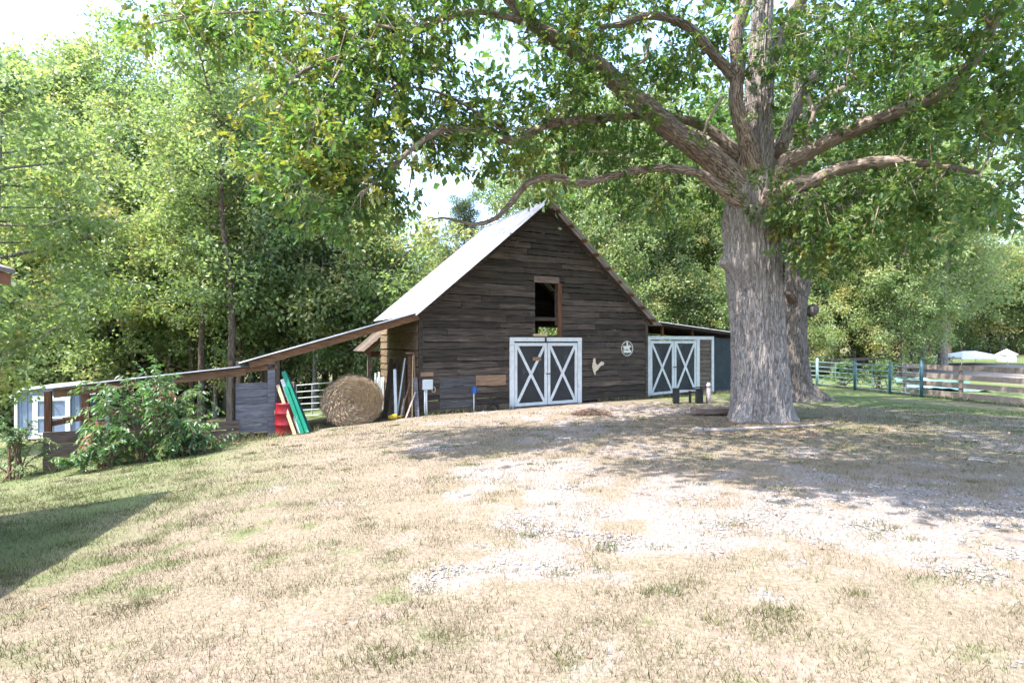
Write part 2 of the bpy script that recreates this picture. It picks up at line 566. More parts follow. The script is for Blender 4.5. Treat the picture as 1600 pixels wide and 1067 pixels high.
def masks(x, y):
    """gravel, green, litter in 0..1: cover of the ground, tree shade painted into the green"""
    z0 = np.zeros_like(x)
    n1 = fbm(np.stack([x * 0.55, y * 0.55, z0 + 3.1], -1), 5)
    n2 = fbm(np.stack([x * 1.7, y * 1.7, z0 + 9.7], -1), 4)
    n3 = fbm(np.stack([x * 0.35, y * 0.35, z0 + 21.0], -1), 4)
    n4 = fbm(np.stack([x * 3.4, y * 3.4, z0 + 55.0], -1), 4)
    d = seg_dist(x, y, DRIVE)
    g = 0.9 * smooth(0.26, 1.0, 0.56 * smooth(7.0, 0.4, d) + (n1 - 0.5) * 1.6 + (n2 - 0.5) * 1.7 + (n4 - 0.5) * 0.9)
    g = g * smooth(7.5, 5.5, d)
    d2 = seg_dist(x, y, DRIVE2)
    g = np.maximum(g, 0.7 * smooth(0.62, 0.9, 0.62 * smooth(3.2, 0.3, d2) + (n1 - 0.5) * 1.6 + (n2 - 0.5) * 1.2))
    fd = seg_dist(x, y, FAR_DRIVE)
    g = np.maximum(g, smooth(9.0, 7.0, fd + (n1 - 0.5) * 6))
    # grass: greener to the left and under the trees, tufts everywhere
    left = 0.85 * smooth(-1.8, -7.0, x + 0.15 * (y - 8) + (n3 - 0.5) * 5)
    far = smooth(16, 24, y + (n1 - 0.5) * 6)
    strip = smooth(1.9, 0.8, np.abs((x - 12.8) * 0.45 + (y - 17.6) * 0.89 + (n2 - 0.5) * 0.8)) * smooth(9.0, 11.0, x)  # green strip by the fence, with tree shade put into its colour
    shade = 0.55 * smooth(3, 8, x) * smooth(8, 11, y)
    gr = np.clip(0.95 * left * (0.5 + n1) + shade * (0.3 + 1.3 * (n2 - 0.2)) + strip * 1.2 + far * 0.85, 0, 1)
    gr = np.maximum(gr, 0.75 * smooth(0.50, 0.61, n4 * 0.6 + n2 * 0.4) * smooth(0.36, 0.52, n1))
    gr = gr * (1 - 0.45 * g)
    oak = np.hypot(x - 6.4, y - 14)
    li = 0.6 * smooth(5.0, 0.8, oak + (n1 - 0.5) * 5)
    wood_ = smooth(24, 30, np.where(x < 8, y + 0.25 * np.abs(x), y - 12))
    li = np.maximum(li, 0.7 * wood_ * (1 - smooth(12, 15, x) * smooth(62, 40, y)))
    return g, gr, np.clip(li, 0, 1)


def _axis(lo, hi, n, k):
    t = np.linspace(math.asinh(lo / k), math.asinh(hi / k), n)
    return k * np.sinh(t)


gx = _axis(-320, 320, 420, 4.0)
gy = 6 + _axis(-70, 400, 430, 4.5)
XX, YY = np.meshgrid(gx, gy)
fx, fy = XX.ravel(), YY.ravel()
hz = gh(fx, fy)
near = smooth(30, 12, np.hypot(fx, fy - 5))
hz = hz + near * 0.035 * (fbm(np.stack([fx * 3, fy * 3, fx * 0 + 5], -1), 3) - 0.5)
mg, mgr, ml = masks(fx, fy)
nx, ny = len(gx), len(gy)
ii = np.arange(nx * ny).reshape(ny, nx)
a, b_, c, d = ii[:-1, :-1].ravel(), ii[:-1, 1:].ravel(), ii[1:, 1:].ravel(), ii[1:, :-1].ravel()
gm = fast_mesh('ground', np.c_[fx, fy, hz], np.r_[np.c_[a, b_, c], np.c_[a, c, d]], True, gravel=mg, green=mgr, litter=ml)


def ground_mat():
    m, nt, b, _ = new_mat('ground')
    tc = N(nt, 'ShaderNodeTexCoord').outputs['Object']
    ag = N(nt, 'ShaderNodeAttribute', attribute_name='gravel').outputs['Fac']
    ar = N(nt, 'ShaderNodeAttribute', attribute_name='green').outputs['Fac']
    al = N(nt, 'ShaderNodeAttribute', attribute_name='litter').outputs['Fac']
    fine = noise(nt, tc, 30, 6, 0.75)
    mid = noise(nt, tc, 5, 5, 0.7)
    big = noise(nt, tc, 1.1, 4, 0.65)
    vfine = noise(nt, tc, 110, 3, 0.7)
    soil = ramp(nt, fine, [(0.3, (0.175, 0.127, 0.102)), (0.7, (0.30, 0.236, 0.197))])
    straw = ramp(nt, fine, [(0.25, (0.090, 0.069, 0.048)), (0.5, (0.190, 0.156, 0.114)), (0.75, (0.29, 0.249, 0.195))])
    col = mixc(nt, ramp(nt, math_(nt, 'ADD', math_(nt, 'MULTIPLY', big, 0.6), math_(nt, 'MULTIPLY', mid, 0.4)), [(0.52, (0, 0, 0)), (0.62, (0.8, 0.8, 0.8))]), straw, soil)
    gre = ramp(nt, fine, [(0.25, (0.035, 0.065, 0.018)), (0.6, (0.10, 0.15, 0.042)), (0.8, (0.22, 0.24, 0.09))])
    # fine noise sharpens the painted masks into tufts
    rg = ramp(nt, math_(nt, 'ADD', ar, math_(nt, 'MULTIPLY', math_(nt, 'SUBTRACT', mid, 0.5), 1.1)), [(0.30, (0, 0, 0)), (0.95, (0.8, 0.8, 0.8))])
    col = mixc(nt, rg, col, gre)
    vor = N(nt, 'ShaderNodeTexVoronoi')
    vor.inputs['Scale'].default_value = 42
    nt.links.new(tc, vor.inputs['Vector'])
    stone = ramp(nt, N_sep(nt, vor.outputs['Color']), [(0.0, (0.10, 0.094, 0.096)), (0.45, (0.20, 0.19, 0.19)), (1.0, (0.34, 0.327, 0.325))])
    stone = mixc(nt, ramp(nt, vor.outputs['Distance'], [(0.35, (0, 0, 0)), (0.75, (0.8, 0.8, 0.8))]), stone, (0.26, 0.215, 0.185))
    sg = ramp(nt, math_(nt, 'ADD', ag, math_(nt, 'ADD', math_(nt, 'MULTIPLY', math_(nt, 'SUBTRACT', fine, 0.5), 1.3), math_(nt, 'MULTIPLY', math_(nt, 'SUBTRACT', mid, 0.5), 1.0))), [(0.15, (0, 0, 0)), (0.95, (0.72, 0.72, 0.72))])
    col = mixc(nt, ramp(nt, math_(nt, 'ADD', ag, math_(nt, 'MULTIPLY', math_(nt, 'SUBTRACT', mid, 0.5), 0.8)), [(0.1, (0, 0, 0)), (0.6, (0.8, 0.8, 0.8))]), col, soil)
    col = mixc(nt, sg, col, stone)
    lit = ramp(nt, vfine, [(0.3, (0.07, 0.045, 0.032)), (0.5, (0.17, 0.11, 0.075)), (0.7, (0.32, 0.24, 0.18))])
    lf = ramp(nt, math_(nt, 'ADD', al, math_(nt, 'MULTIPLY', math_(nt, 'SUBTRACT', mid, 0.5), 1.6)), [(0.35, (0, 0, 0)), (0.9, (0.6, 0.6, 0.6))])
    col = mixc(nt, lf, col, lit)
    nt.links.new(col, b.inputs['Base Color'])
    b.inputs['Roughness'].default_value = 0.95
    b.inputs['Specular IOR Level'].default_value = 0.1
    bump(nt, b, math_(nt, 'ADD', fine, math_(nt, 'MULTIPLY', mid, 1.5)), 0.4, 0.025)
    return m


def N_sep(nt, col):
    s = N(nt, 'ShaderNodeSeparateColor')
    nt.links.new(col, s.inputs[0])
    return s.outputs[0]


M['ground'] = ground_mat()
ground = link_obj('ground', gm, M['ground'])
ground['kind'] = 'structure'


def blade_mat():
    m, nt, b, out = new_mat('grass_blade')
    t = N(nt, 'ShaderNodeAttribute', attribute_name='tint').outputs['Fac']
    w = N(nt, 'ShaderNodeAttribute', attribute_name='warm').outputs['Fac']      # 1 = dry straw, 0 = green
    g = ramp(nt, t, [(0, (0.05, 0.068, 0.022)), (0.5, (0.115, 0.135, 0.045)), (1, (0.22, 0.22, 0.085))])
    s = ramp(nt, t, [(0, (0.105, 0.079, 0.051)), (0.5, (0.215, 0.175, 0.122)), (1, (0.335, 0.288, 0.218))])
    col = mixc(nt, w, g, s)
    nt.links.new(col, b.inputs['Base Color'])
    b.inputs['Roughness'].default_value = 0.7
    b.inputs['Specular IOR Level'].default_value = 0.2
    tr = N(nt, 'ShaderNodeBsdfTranslucent')
    nt.links.new(col, tr.inputs['Color'])
    mx = N(nt, 'ShaderNodeMixShader')
    mx.inputs[0].default_value = 0.3
    nt.links.new(b.outputs[0], mx.inputs[1])
    nt.links.new(tr.outputs[0], mx.inputs[2])
    nt.links.new(mx.outputs[0], out.inputs[0])
    return m


M['blade'] = blade_mat()


def blades(name, x, y, hgt, wid, warm):
    n = len(x)
    z = gh(x, y) + 0.0
    th = rng.uniform(0, 2 * np.pi, n)
    lean = rng.uniform(0.2, 1.1, n) * hgt
    lt = rng.uniform(0, 2 * np.pi, n)
    base = np.c_[x, y, z - 0.012]
    side = np.c_[np.cos(th), np.sin(th), th * 0] * (wid / 2)[:, None]
    tip = base + np.c_[np.cos(lt) * lean, np.sin(lt) * lean, hgt + 0.012]
    v = np.stack([base - side, base + side, tip], 1).reshape(-1, 3)
    t = np.arange(n * 3).reshape(-1, 3)
    tint = np.repeat(np.clip(rng.normal(0.5, 0.25, n), 0, 1), 3)
    return fast_mesh(name, v, t, False, tint=tint, warm=np.repeat(warm, 3))


def grass():
    n = 400000
    z = 1.6 * (17 / 1.6) ** rng.random(n)
    x = rng.uniform(-1.25, 1.25, n) * z + rng.normal(0, 0.3, n)
    g, gr, li = masks(x, z)
    n2 = fbm(np.stack([x * 4, z * 4, z * 0 + 2], -1), 3)
    bare = smooth(0.52, 0.62, fbm(np.stack([x * 1.1, z * 1.1, z * 0 + 40], -1), 4))
    keep = rng.random(n) < np.clip((1 - 0.70 * g) * (1 - 0.6 * li) * (0.35 + n2) * (1 - 0.6 * bare), 0, 1)
    # nothing grows inside the barn or in the trunk
    fx_ = (x + 2.9) * 0.885 + (z - 17) * 0.466
    fy_ = -(x + 2.9) * 0.466 + (z - 17) * 0.885
    keep &= ~((fx_ > -0.1) & (fy_ > -0.05)) & (np.hypot(x - 6.4, z - 14) > 1.1)
    x, z, gr = x[keep], z[keep], gr[keep]
    m = len(x)
    lod = np.maximum(1, z / 4.5)
    warm = (rng.random(m) > gr * 0.9 + 0.03).astype(float)
    warm = np.clip(warm + rng.normal(0, 0.18, m), 0, 1)
    h = rng.uniform(0.008, 0.030, m) * np.where(warm < 0.5, 1.25, 1.0) * np.minimum(lod, 1.7)
    w = rng.uniform(0.0035, 0.006, m) * lod
    o = link_obj('grass', blades('grass', x, z, h, w, warm), M['blade'])
    o['kind'] = 'stuff'
    # weedy tufts
    xs, ys, hs, ws, wm = [], [], [], [], []
    k = 0
    while k < 900:
        yy = 1.9 * (15 / 1.9) ** rnd.random()
        xx = rnd.uniform(-1.1, 1.1) * yy
        g1, gr1, l1 = masks(np.array([xx]), np.array([yy]))
        if rnd.random() > 0.25 + gr1[0]:
            continue
        k += 1
        nb = rnd.randint(20, 90)
        rr = rnd.uniform(0.04, 0.17)
        q = rng.normal(0, rr, (nb, 2)) * np.array([1.3, 0.8])
        xs.append(xx + q[:, 0]); ys.append(yy + q[:, 1])
        hs.append(rng.uniform(0.02, 0.06, nb)); ws.append(rng.uniform(0.005, 0.009, nb) * max(1, yy / 6))
        wm.append(np.clip(rng.normal(0.15 if rnd.random() < 0.75 else 0.6, 0.2, nb), 0, 1))
    o = link_obj('grass_tufts', blades('grass_tufts', *[np.concatenate(q) for q in (xs, ys, hs, ws, wm)]), M['blade'])
    o['kind'] = 'stuff'
    # taller unmown grass along the barn's foot and fence
    xs, ys = [], []
    for (ax_, ay_, bx_, by_, cnt, sp) in ((-2.9, 17, 5.26, 21.3, 1500, 0.12), (5.3, 21.3, 9.5, 23.4, 900, 0.2), (-11, 12.5, -5.5, 15.4, 1500, 0.16), (17.6, 18.2, 15.2, 28, 2200, 0.35)):
        t = rng.random(cnt)
        dx, dy = bx_ - ax_, by_ - ay_
        L = math.hypot(dx, dy)
        off = -np.abs(rng.normal(0, sp, cnt)) - 0.12
        door = (t * L > 3.3) & (t * L < 6.7) & (cnt == 1500) & (ax_ > -5)
        t = t[~door]; off = off[~door]
        xs.append(ax_ + dx * t - dy / L * off); ys.append(ay_ + dy * t + dx / L * off)
    x, y = np.concatenate(xs), np.concatenate(ys)
    n = len(x)
    o = link_obj('tall_grass', blades('tall_grass', x, y, rng.uniform(0.05, 0.22, n), rng.uniform(0.012, 0.02, n), np.clip(rng.normal(0.45, 0.35, n), 0, 1)), M['blade'])
    o['kind'] = 'stuff'


grass()


def pebble_mat():
    m, nt, b, _ = new_mat('pebble')
    t = N(nt, 'ShaderNodeAttribute', attribute_name='tint').outputs['Fac']
    nt.links.new(ramp(nt, t, [(0, (0.07, 0.066, 0.066)), (0.5, (0.19, 0.18, 0.18)), (1, (0.34, 0.327, 0.325))]), b.inputs['Base Color'])
    b.inputs['Roughness'].default_value = 0.85
    return m


def pebbles():
    n = 80000
    y = 2.5 * (19 / 2.5) ** rng.random(n)
    x = rng.uniform(-0.75, 1.2, n) * y
    g, gr, li = masks(x, y)
    keep = rng.random(n) < 0.55 * np.clip(g * 1.4 - 0.45, 0, 1) ** 1.2
    x, y = x[keep], y[keep]
    n = len(x)
    s = rng.uniform(0.008, 0.022, n) * np.maximum(1, y / 9)
    z = gh(x, y) + s * 0.2
    octa = np.array([(1, 0, 0), (0, 1, 0), (-1, 0, 0), (0, -1, 0), (0, 0, 0.8), (0, 0, -0.5)], float)
    v = octa[None] * (s[:, None, None] * rng.uniform(0.6, 1.3, (n, 6, 1)))
    th = rng.uniform(0, 6.28, n)
    c_, s_ = np.cos(th)[:, None], np.sin(th)[:, None]
    v = np.stack([v[..., 0] * c_ - v[..., 1] * s_, v[..., 0] * s_ + v[..., 1] * c_, v[..., 2]], -1) + np.c_[x, y, z][:, None]
    f = np.array([(0, 1, 4), (1, 2, 4), (2, 3, 4), (3, 0, 4)])
    t = (np.arange(n)[:, None, None] * 6 + f[None]).reshape(-1, 3)
    me = fast_mesh('gravel', v.reshape(-1, 3), t, False, tint=np.repeat(np.clip(rng.normal(0.6, 0.25, n), 0, 1), 6))
    o = link_obj('gravel', me, pebble_mat())
    o['kind'] = 'stuff'


pebbles()

# ---------------------------------------------------------------- leaves
LEAF = (np.array([(0, 0, 0), (-0.30, 0.5, 0.07), (0, 1, -0.05), (0.30, 0.5, 0.07)], float), np.array([(0, 3, 2), (0, 2, 1)]))
_half = [(0.22, 0.27), (0.12, 0.38), (0.31, 0.55), (0.15, 0.64), (0.22, 0.83)]
_ov = [(0, 0, 0)] + [(x, y, 0.25 * x) for x, y in _half] + [(0, 1, -0.06)] + [(-x, y, 0.25 * x) for x, y in reversed(_half)]
_of = [(0, 1, 2), (2, 3, 4), (4, 5, 6), (0, 2, 4), (0, 4, 6)]
_mir = [tuple((q if q in (0, 6) else 12 - q) for q in f)[::-1] for f in _of]
OAKLEAF = (np.array(_ov, float), np.array(_of + _mir))


def leaves(name, c, axis, nrm, size, tint, warm, template=LEAF):
    tv, tf = template
    axis = axis / np.linalg.norm(axis, axis=1, keepdims=True)
    side = np.cross(axis, nrm)
    side /= np.maximum(np.linalg.norm(side, axis=1, keepdims=True), 1e-6)
    nn = np.cross(side, axis)
    v = c[:, None] + size[:, None, None] * (tv[None, :, 0:1] * side[:, None] + tv[None, :, 1:2] * axis[:, None] + tv[None, :, 2:3] * nn[:, None])
    k = len(tv)
    t = (np.arange(len(c))[:, None, None] * k + tf[None]).reshape(-1, 3)
    return fast_mesh(name, v.reshape(-1, 3), t, False, tint=np.repeat(tint, k), warm=np.repeat(warm, k))


def leaf_litter():
    n = 4000
    rr = np.abs(rng.normal(0, 5.5, n)) + 0.3
    th = rng.uniform(0, 2 * np.pi, n)
    x, y = 6.0 + rr * np.cos(th), 12.5 + rr * np.sin(th)
    m = 260
    y2 = 2 * (15 / 2) ** rng.random(m)
    x = np.r_[x, rng.uniform(-1, 1.1, m) * y2]
    y = np.r_[y, y2]
    ok = (y > 1.5) & (np.hypot(x - 6.4, y - 14) > 0.85) & ((y > 7.5) | (rng.random(len(y)) < 0.3))
    x, y = x[ok], y[ok]
    n = len(x)
    c = np.c_[x, y, gh(x, y) + rng.uniform(0.006, 0.022, n)]
    a = rng.normal(0, 1, (n, 3)); a[:, 2] *= 0.15
    nr = np.c_[rng.normal(0, 0.4, (n, 2)), np.ones(n)]
    me = leaves('fallen_leaves', c, a, nr, rng.uniform(0.035, 0.085, n) * np.where(y < 8, 0.75, 1.0), np.clip(rng.normal(0.5, 0.3, n), 0, 1), (rng.random(n) < 0.12).astype(float))
    o = link_obj('fallen_leaves', me, M['leaf_litter'])
    o['kind'] = 'stuff'


leaf_litter()
# ---------------------------------------------------------------- the big oak
def unit(v):
    return v / np.maximum(np.linalg.norm(v, axis=-1, keepdims=True), 1e-9)


def spline(pts, n):
    """Catmull-Rom through pts (k,D)"""
    p = np.asarray(pts, float)
    p = np.vstack([2 * p[0] - p[1], p, 2 * p[-1] - p[-2]])
    k = len(p) - 3
    out = []
    for t in np.linspace(0, k - 1e-6, n):
        i = int(t); u = t - i
        a, b, c, d = p[i:i + 4]
        out.append(0.5 * ((2 * b) + (-a + c) * u + (2 * a - 5 * b + 4 * c - d) * u * u + (-a + 3 * b - 3 * c + d) * u ** 3))
    return np.array(out)


def limb_mesh(name, path, radii, mat, parent, sides=18, n=None, rough=0.1, seed=0):
    """bark-covered limb with uneven surface; path in parent's space"""
    n = n or max(8, len(path) * 7)
    sp = spline(np.c_[path, radii], n)
    pts, rad = sp[:, :3], np.maximum(sp[:, 3], 0.004)
    m = MB().tube([Vector(p) for p in pts], list(rad), sides, True)
    v = np.array(m.v)
    ring = np.repeat(np.arange(n), sides)
    ctr = pts[ring]
    d = v - ctr
    q = v * np.array([2.2, 2.2, 2.2]) + seed * 13.7
    nn = fbm(q * 1.2, 3) - 0.5 + 0.7 * (fbm(q * 4, 3) - 0.5)
    v = ctr + d * (1 + rough * 2 * nn)[:, None]
    o = mesh_obj(name, v, m.f, mat, parent, False, True)
    uvl = o.data.uv_layers.new(name='UVMap')
    ln = np.r_[0, np.cumsum(np.linalg.norm(np.diff(pts, axis=0), axis=1))]
    circ = 2 * math.pi * float(np.mean(rad))
    uv = np.zeros((len(o.data.loops), 2), np.float32)
    nf = (n - 1) * sides
    f_ = np.arange(nf)
    i_, k_ = f_ // sides, f_ % sides
    uv[:nf * 4] = np.stack([np.stack([k_ / sides * circ, ln[i_]], -1), np.stack([(k_ + 1) / sides * circ, ln[i_]], -1), np.stack([(k_ + 1) / sides * circ, ln[i_ + 1]], -1), np.stack([k_ / sides * circ, ln[i_ + 1]], -1)], 1).reshape(-1, 2)
    uvl.data.foreach_set('uv', (uv + seed * 3.3).ravel())
    return o, pts, rad


OAK = Vector((6.4, 14.0, G(6.4, 14.0)))
oak = empty('oak_tree', OAK, 0, 'huge old oak tree with broad spreading limbs in front of the barn', 'tree')


def oak_trunk():
    sides, rows = 150, 130
    H = 11.5
    v = []
    zs = np.linspace(-0.25, H, rows)
    th = np.linspace(0, 2 * np.pi, sides, endpoint=False)
    # radius by height, from the photo
    rr = np.interp(zs, [-0.25, 0.0, 0.25, 0.6, 1.2, 2.3, 3.6, 4.4, 5.2, 6.0, 7.2, 9.0, 11.5], [0.84, 0.76, 0.735, 0.72, 0.69, 0.655, 0.66, 0.69, 0.69, 0.50, 0.38, 0.32, 0.2])
    cx = np.interp(zs, [0, 1, 2.5, 4.2, 5.5, 7, 11.5], [0.0, -0.02, -0.10, -0.22, -0.28, -0.10, 0.10])
    T, Z = np.meshgrid(th, zs)
    Rr = np.repeat(rr[:, None], sides, 1)
    # buttress roots
    flare = np.exp(-np.maximum(Z, 0) / 0.30)
    Rr = Rr * (1 + flare * (0.16 * np.cos(5 * T + 0.6) + 0.12 * np.cos(3 * T + 2.0) + 0.08))
    p = np.stack([np.cos(T) * 2.6, np.sin(T) * 2.6, Z * 0.55], -1)
    Rr = Rr + 0.10 * (fbm(p * 0.8, 3) - 0.5) * np.minimum(1, Rr)
    q = np.stack([np.cos(T) * 9.5, np.sin(T) * 9.5, Z * 1.5 + 0.5 * np.sin(5 * T)], -1)
    fur = np.abs(fbm(q, 3) - 0.5) * 2
    Rr = Rr - 0.06 * smooth(0.20, 0.0, fur) + 0.02 * (fbm(q * 2.3, 2) - 0.5)
    # burl on the camera's left
    for (bt, bz, amp, w, hgt) in ((math.pi * 1.08, 4.05, 0.24, 0.28, 0.24), (math.pi * 1.06, 3.95, 0.12, 0.14, 0.10), (math.pi * 1.26, 3.62, 0.12, 0.20, 0.15), (math.pi * 1.27, 3.98, 0.10, 0.25, 0.18), (math.pi * 1.2, 3.85, 0.10, 0.3, 0.25), (math.pi * 1.66, 1.2, 0.05, 0.2, 0.3)):
        dt = np.angle(np.exp(1j * (T - bt)))
        Rr = Rr + amp * np.exp(-(dt / w) ** 2 - ((Z - bz) / hgt) ** 2)
    X = cx[:, None] + Rr * np.cos(T)
    Y = Rr * np.sin(T)
    v = np.stack([X, Y, Z], -1).reshape(-1, 3)
    f = []
    for i in range(rows - 1):
        for k in range(sides):
            a, b = i * sides + k, i * sides + (k + 1) % sides
            f.append((a, b, b + sides, a + sides))
    return mesh_obj('trunk', v, f, M['bark_oak'], oak, False, True)


oak_trunk()
LIMBS = [  # (pixel x, pixel y, distance, radius)
    [(1175, 310, 14.0, .44), (1135, 270, 13.9, .40), (1100, 238, 13.7, .36), (1050, 203, 13.4, .31), (990, 152, 13.0, .27), (930, 100, 12.5, .23), (880, 68, 12.1, .20), (830, 35, 11.7, .16), (770, -30, 11.3, .13), (690, -110, 11.0, .08)],
    [(1178, 265, 13.75, .30), (1165, 215, 13.5, .24), (1150, 160, 13.35, .21), (1153, 100, 13.2, .20), (1150, 55, 13.1, .19), (1166, 0, 13.0, .18), (1190, -80, 12.8, .14), (1200, -200, 12.4, .08)],
    [(1152, 125, 13.3, .17), (1115, 85, 13.0, .14), (1075, 42, 12.6, .12), (1020, 24, 12.2, .10), (970, 38, 11.9, .08), (935, 42, 11.6, .05)],
    [(1205, 300, 13.9, .38), (1225, 260, 13.7, .30), (1262, 238, 13.4, .23), (1320, 208, 12.9, .20), (1400, 175, 12.2, .18), (1485, 138, 11.5, .16), (1525, 88, 11.0, .13), (1560, 20, 10.5, .10)],
    [(1195, 320, 13.6, .36), (1230, 295, 13.2, .26), (1270, 283, 12.9, .21), (1320, 262, 12.5, .17), (1390, 252, 12.0, .14), (1465, 258, 11.5, .09), (1530, 270, 11.1, .05)],
    [(1160, 250, 14.2, .28), (1112, 205, 14.2, .19), (1062, 185, 14.1, .16), (1000, 181, 13.6, .14), (930, 185, 12.8, .14), (865, 192, 12.0, .13), (835, 203, 11.6, .12), (805, 221, 11.3, .12), (770, 212, 11.0, .10), (735, 205, 10.6, .09), (690, 203, 10.2, .08), (650, 228, 9.8, .07), (615, 258, 9.4, .055), (580, 290, 9.0, .03)],
    [(1165, 320, 13.7, .30), (1120, 290, 13.4, .20), (1085, 268, 13.2, .15), (1030, 263, 12.9, .13), (985, 268, 12.6, .12), (935, 280, 12.3, .12), (900, 286, 12.0, .12), (870, 277, 11.8, .11), (828, 284, 11.6, .10), (800, 315, 11.4, .085), (775, 340, 11.2, .07), (745, 350, 11.0, .055), (715, 345, 10.9, .04), (690, 340, 10.8, .025), (668, 346, 10.7, .012)],
    [(835, 38, 11.8, .09), (740, 18, 10.9, .07), (640, 48, 10.3, .06), (545, 82, 9.8, .045), (465, 118, 9.4, .03), (432, 180, 9.2, .012)],
    [(548, 80, 9.8, .04), (505, 160, 9.3, .03), (480, 240, 9.05, .02), (470, 310, 9.0, .01)],
    [(640, 50, 10.3, .04), (480, 20, 9.9, .03), (330, 22, 9.8, .02), (225, 40, 9.8, .01)],
    [(800, 215, 11.3, .04), (700, 150, 10.7, .03), (610, 140, 10.3, .02), (550, 200, 9.6, .01)],
    [(1205, 90, 14.4, .24), (1240, 20, 14.2, .18), (1290, -60, 13.6, .14), (1340, -160, 12.8, .09)],
    [(1215, 240, 14.4, .22), (1262, 130, 15.0, .16), (1300, 90, 15.3, .12), (1370, 60, 15.8, .07)],
    [(1180, 280, 14.3, .3), (1240, 200, 16.0, .2), (1330, 130, 18.0, .15), (1430, 90, 19.5, .08)],
    [(1170, 250, 14.4, .26), (1090, 210, 16.0, .18), (1000, 240, 17.5, .12), (940, 250, 18.5, .06)],
]
SKEL = []
for i, L in enumerate(LIMBS):
    path = [P(px, py, z) - OAK for px, py, z, r in L]
    _, pts, rad = limb_mesh('limb', [tuple(p) for p in path], [l[3] * (0.70 if i in (5, 6) else 0.84) for l in L], M['bark_limb'], oak, 24, rough=0.20, seed=i)
    SKEL.append((pts[len(pts) // 4:], rad[len(rad) // 4:]))
skel = np.vstack([s[0] for s in SKEL])
skr = np.concatenate([s[1] for s in SKEL])

# bare dead twigs hanging in the gaps
tw = MB()
for L in ([(870, 70, 12.0, .02), (840, 66, 11.9, .014), (810, 65, 11.8, .012), (798, 72, 11.8, .006)], [(806, 66, 11.8, .008), (795, 80, 11.8, .006), (788, 88, 11.7, .003)],
          [(640, 232, 9.7, .03), (646, 255, 9.6, .022), (642, 280, 9.5, .015), (638, 300, 9.4, .006)],
          [(690, 341, 10.8, .012), (672, 340, 10.8, .01), (655, 348, 10.8, .004)], [(700, 345, 10.8, .012), (708, 354, 10.8, .008), (704, 362, 10.8, .004)],
          [(965, 240, 12.3, .03), (930, 236, 12.2, .028), (880, 238, 12.1, .026), (845, 240, 12.0, .016)], [(880, 240, 12.1, .024), (882, 258, 12.0, .022), (880, 276, 11.9, .02)],
          [(1015, 60, 12.5, .03), (1010, 90, 12.6, .03), (985, 112, 12.6, .025), (960, 118, 12.6, .012)],
          [(1130, 150, 13.2, .04), (1105, 190, 13.3, .035), (1095, 225, 13.3, .03)],
          [(1262, 150, 13.6, .05), (1272, 175, 13.5, .05), (1262, 205, 13.5, .05), (1265, 235, 13.6, .05)],
          [(1325, 40, 12.5, .012), (1330, 70, 12.5, .012), (1322, 110, 12.4, .010), (1326, 170, 12.4, .005)],
          [(1322, 110, 12.4, .010), (1345, 125, 12.3, .008), (1362, 132, 12.3, .004)]):
    tw.tube([P(a, b, c) - OAK for a, b, c, r in L], [r for *_, r in L], 6)
tw.build('twig', M['bark_limb'], oak, True, False)['kind'] = 'stuff'

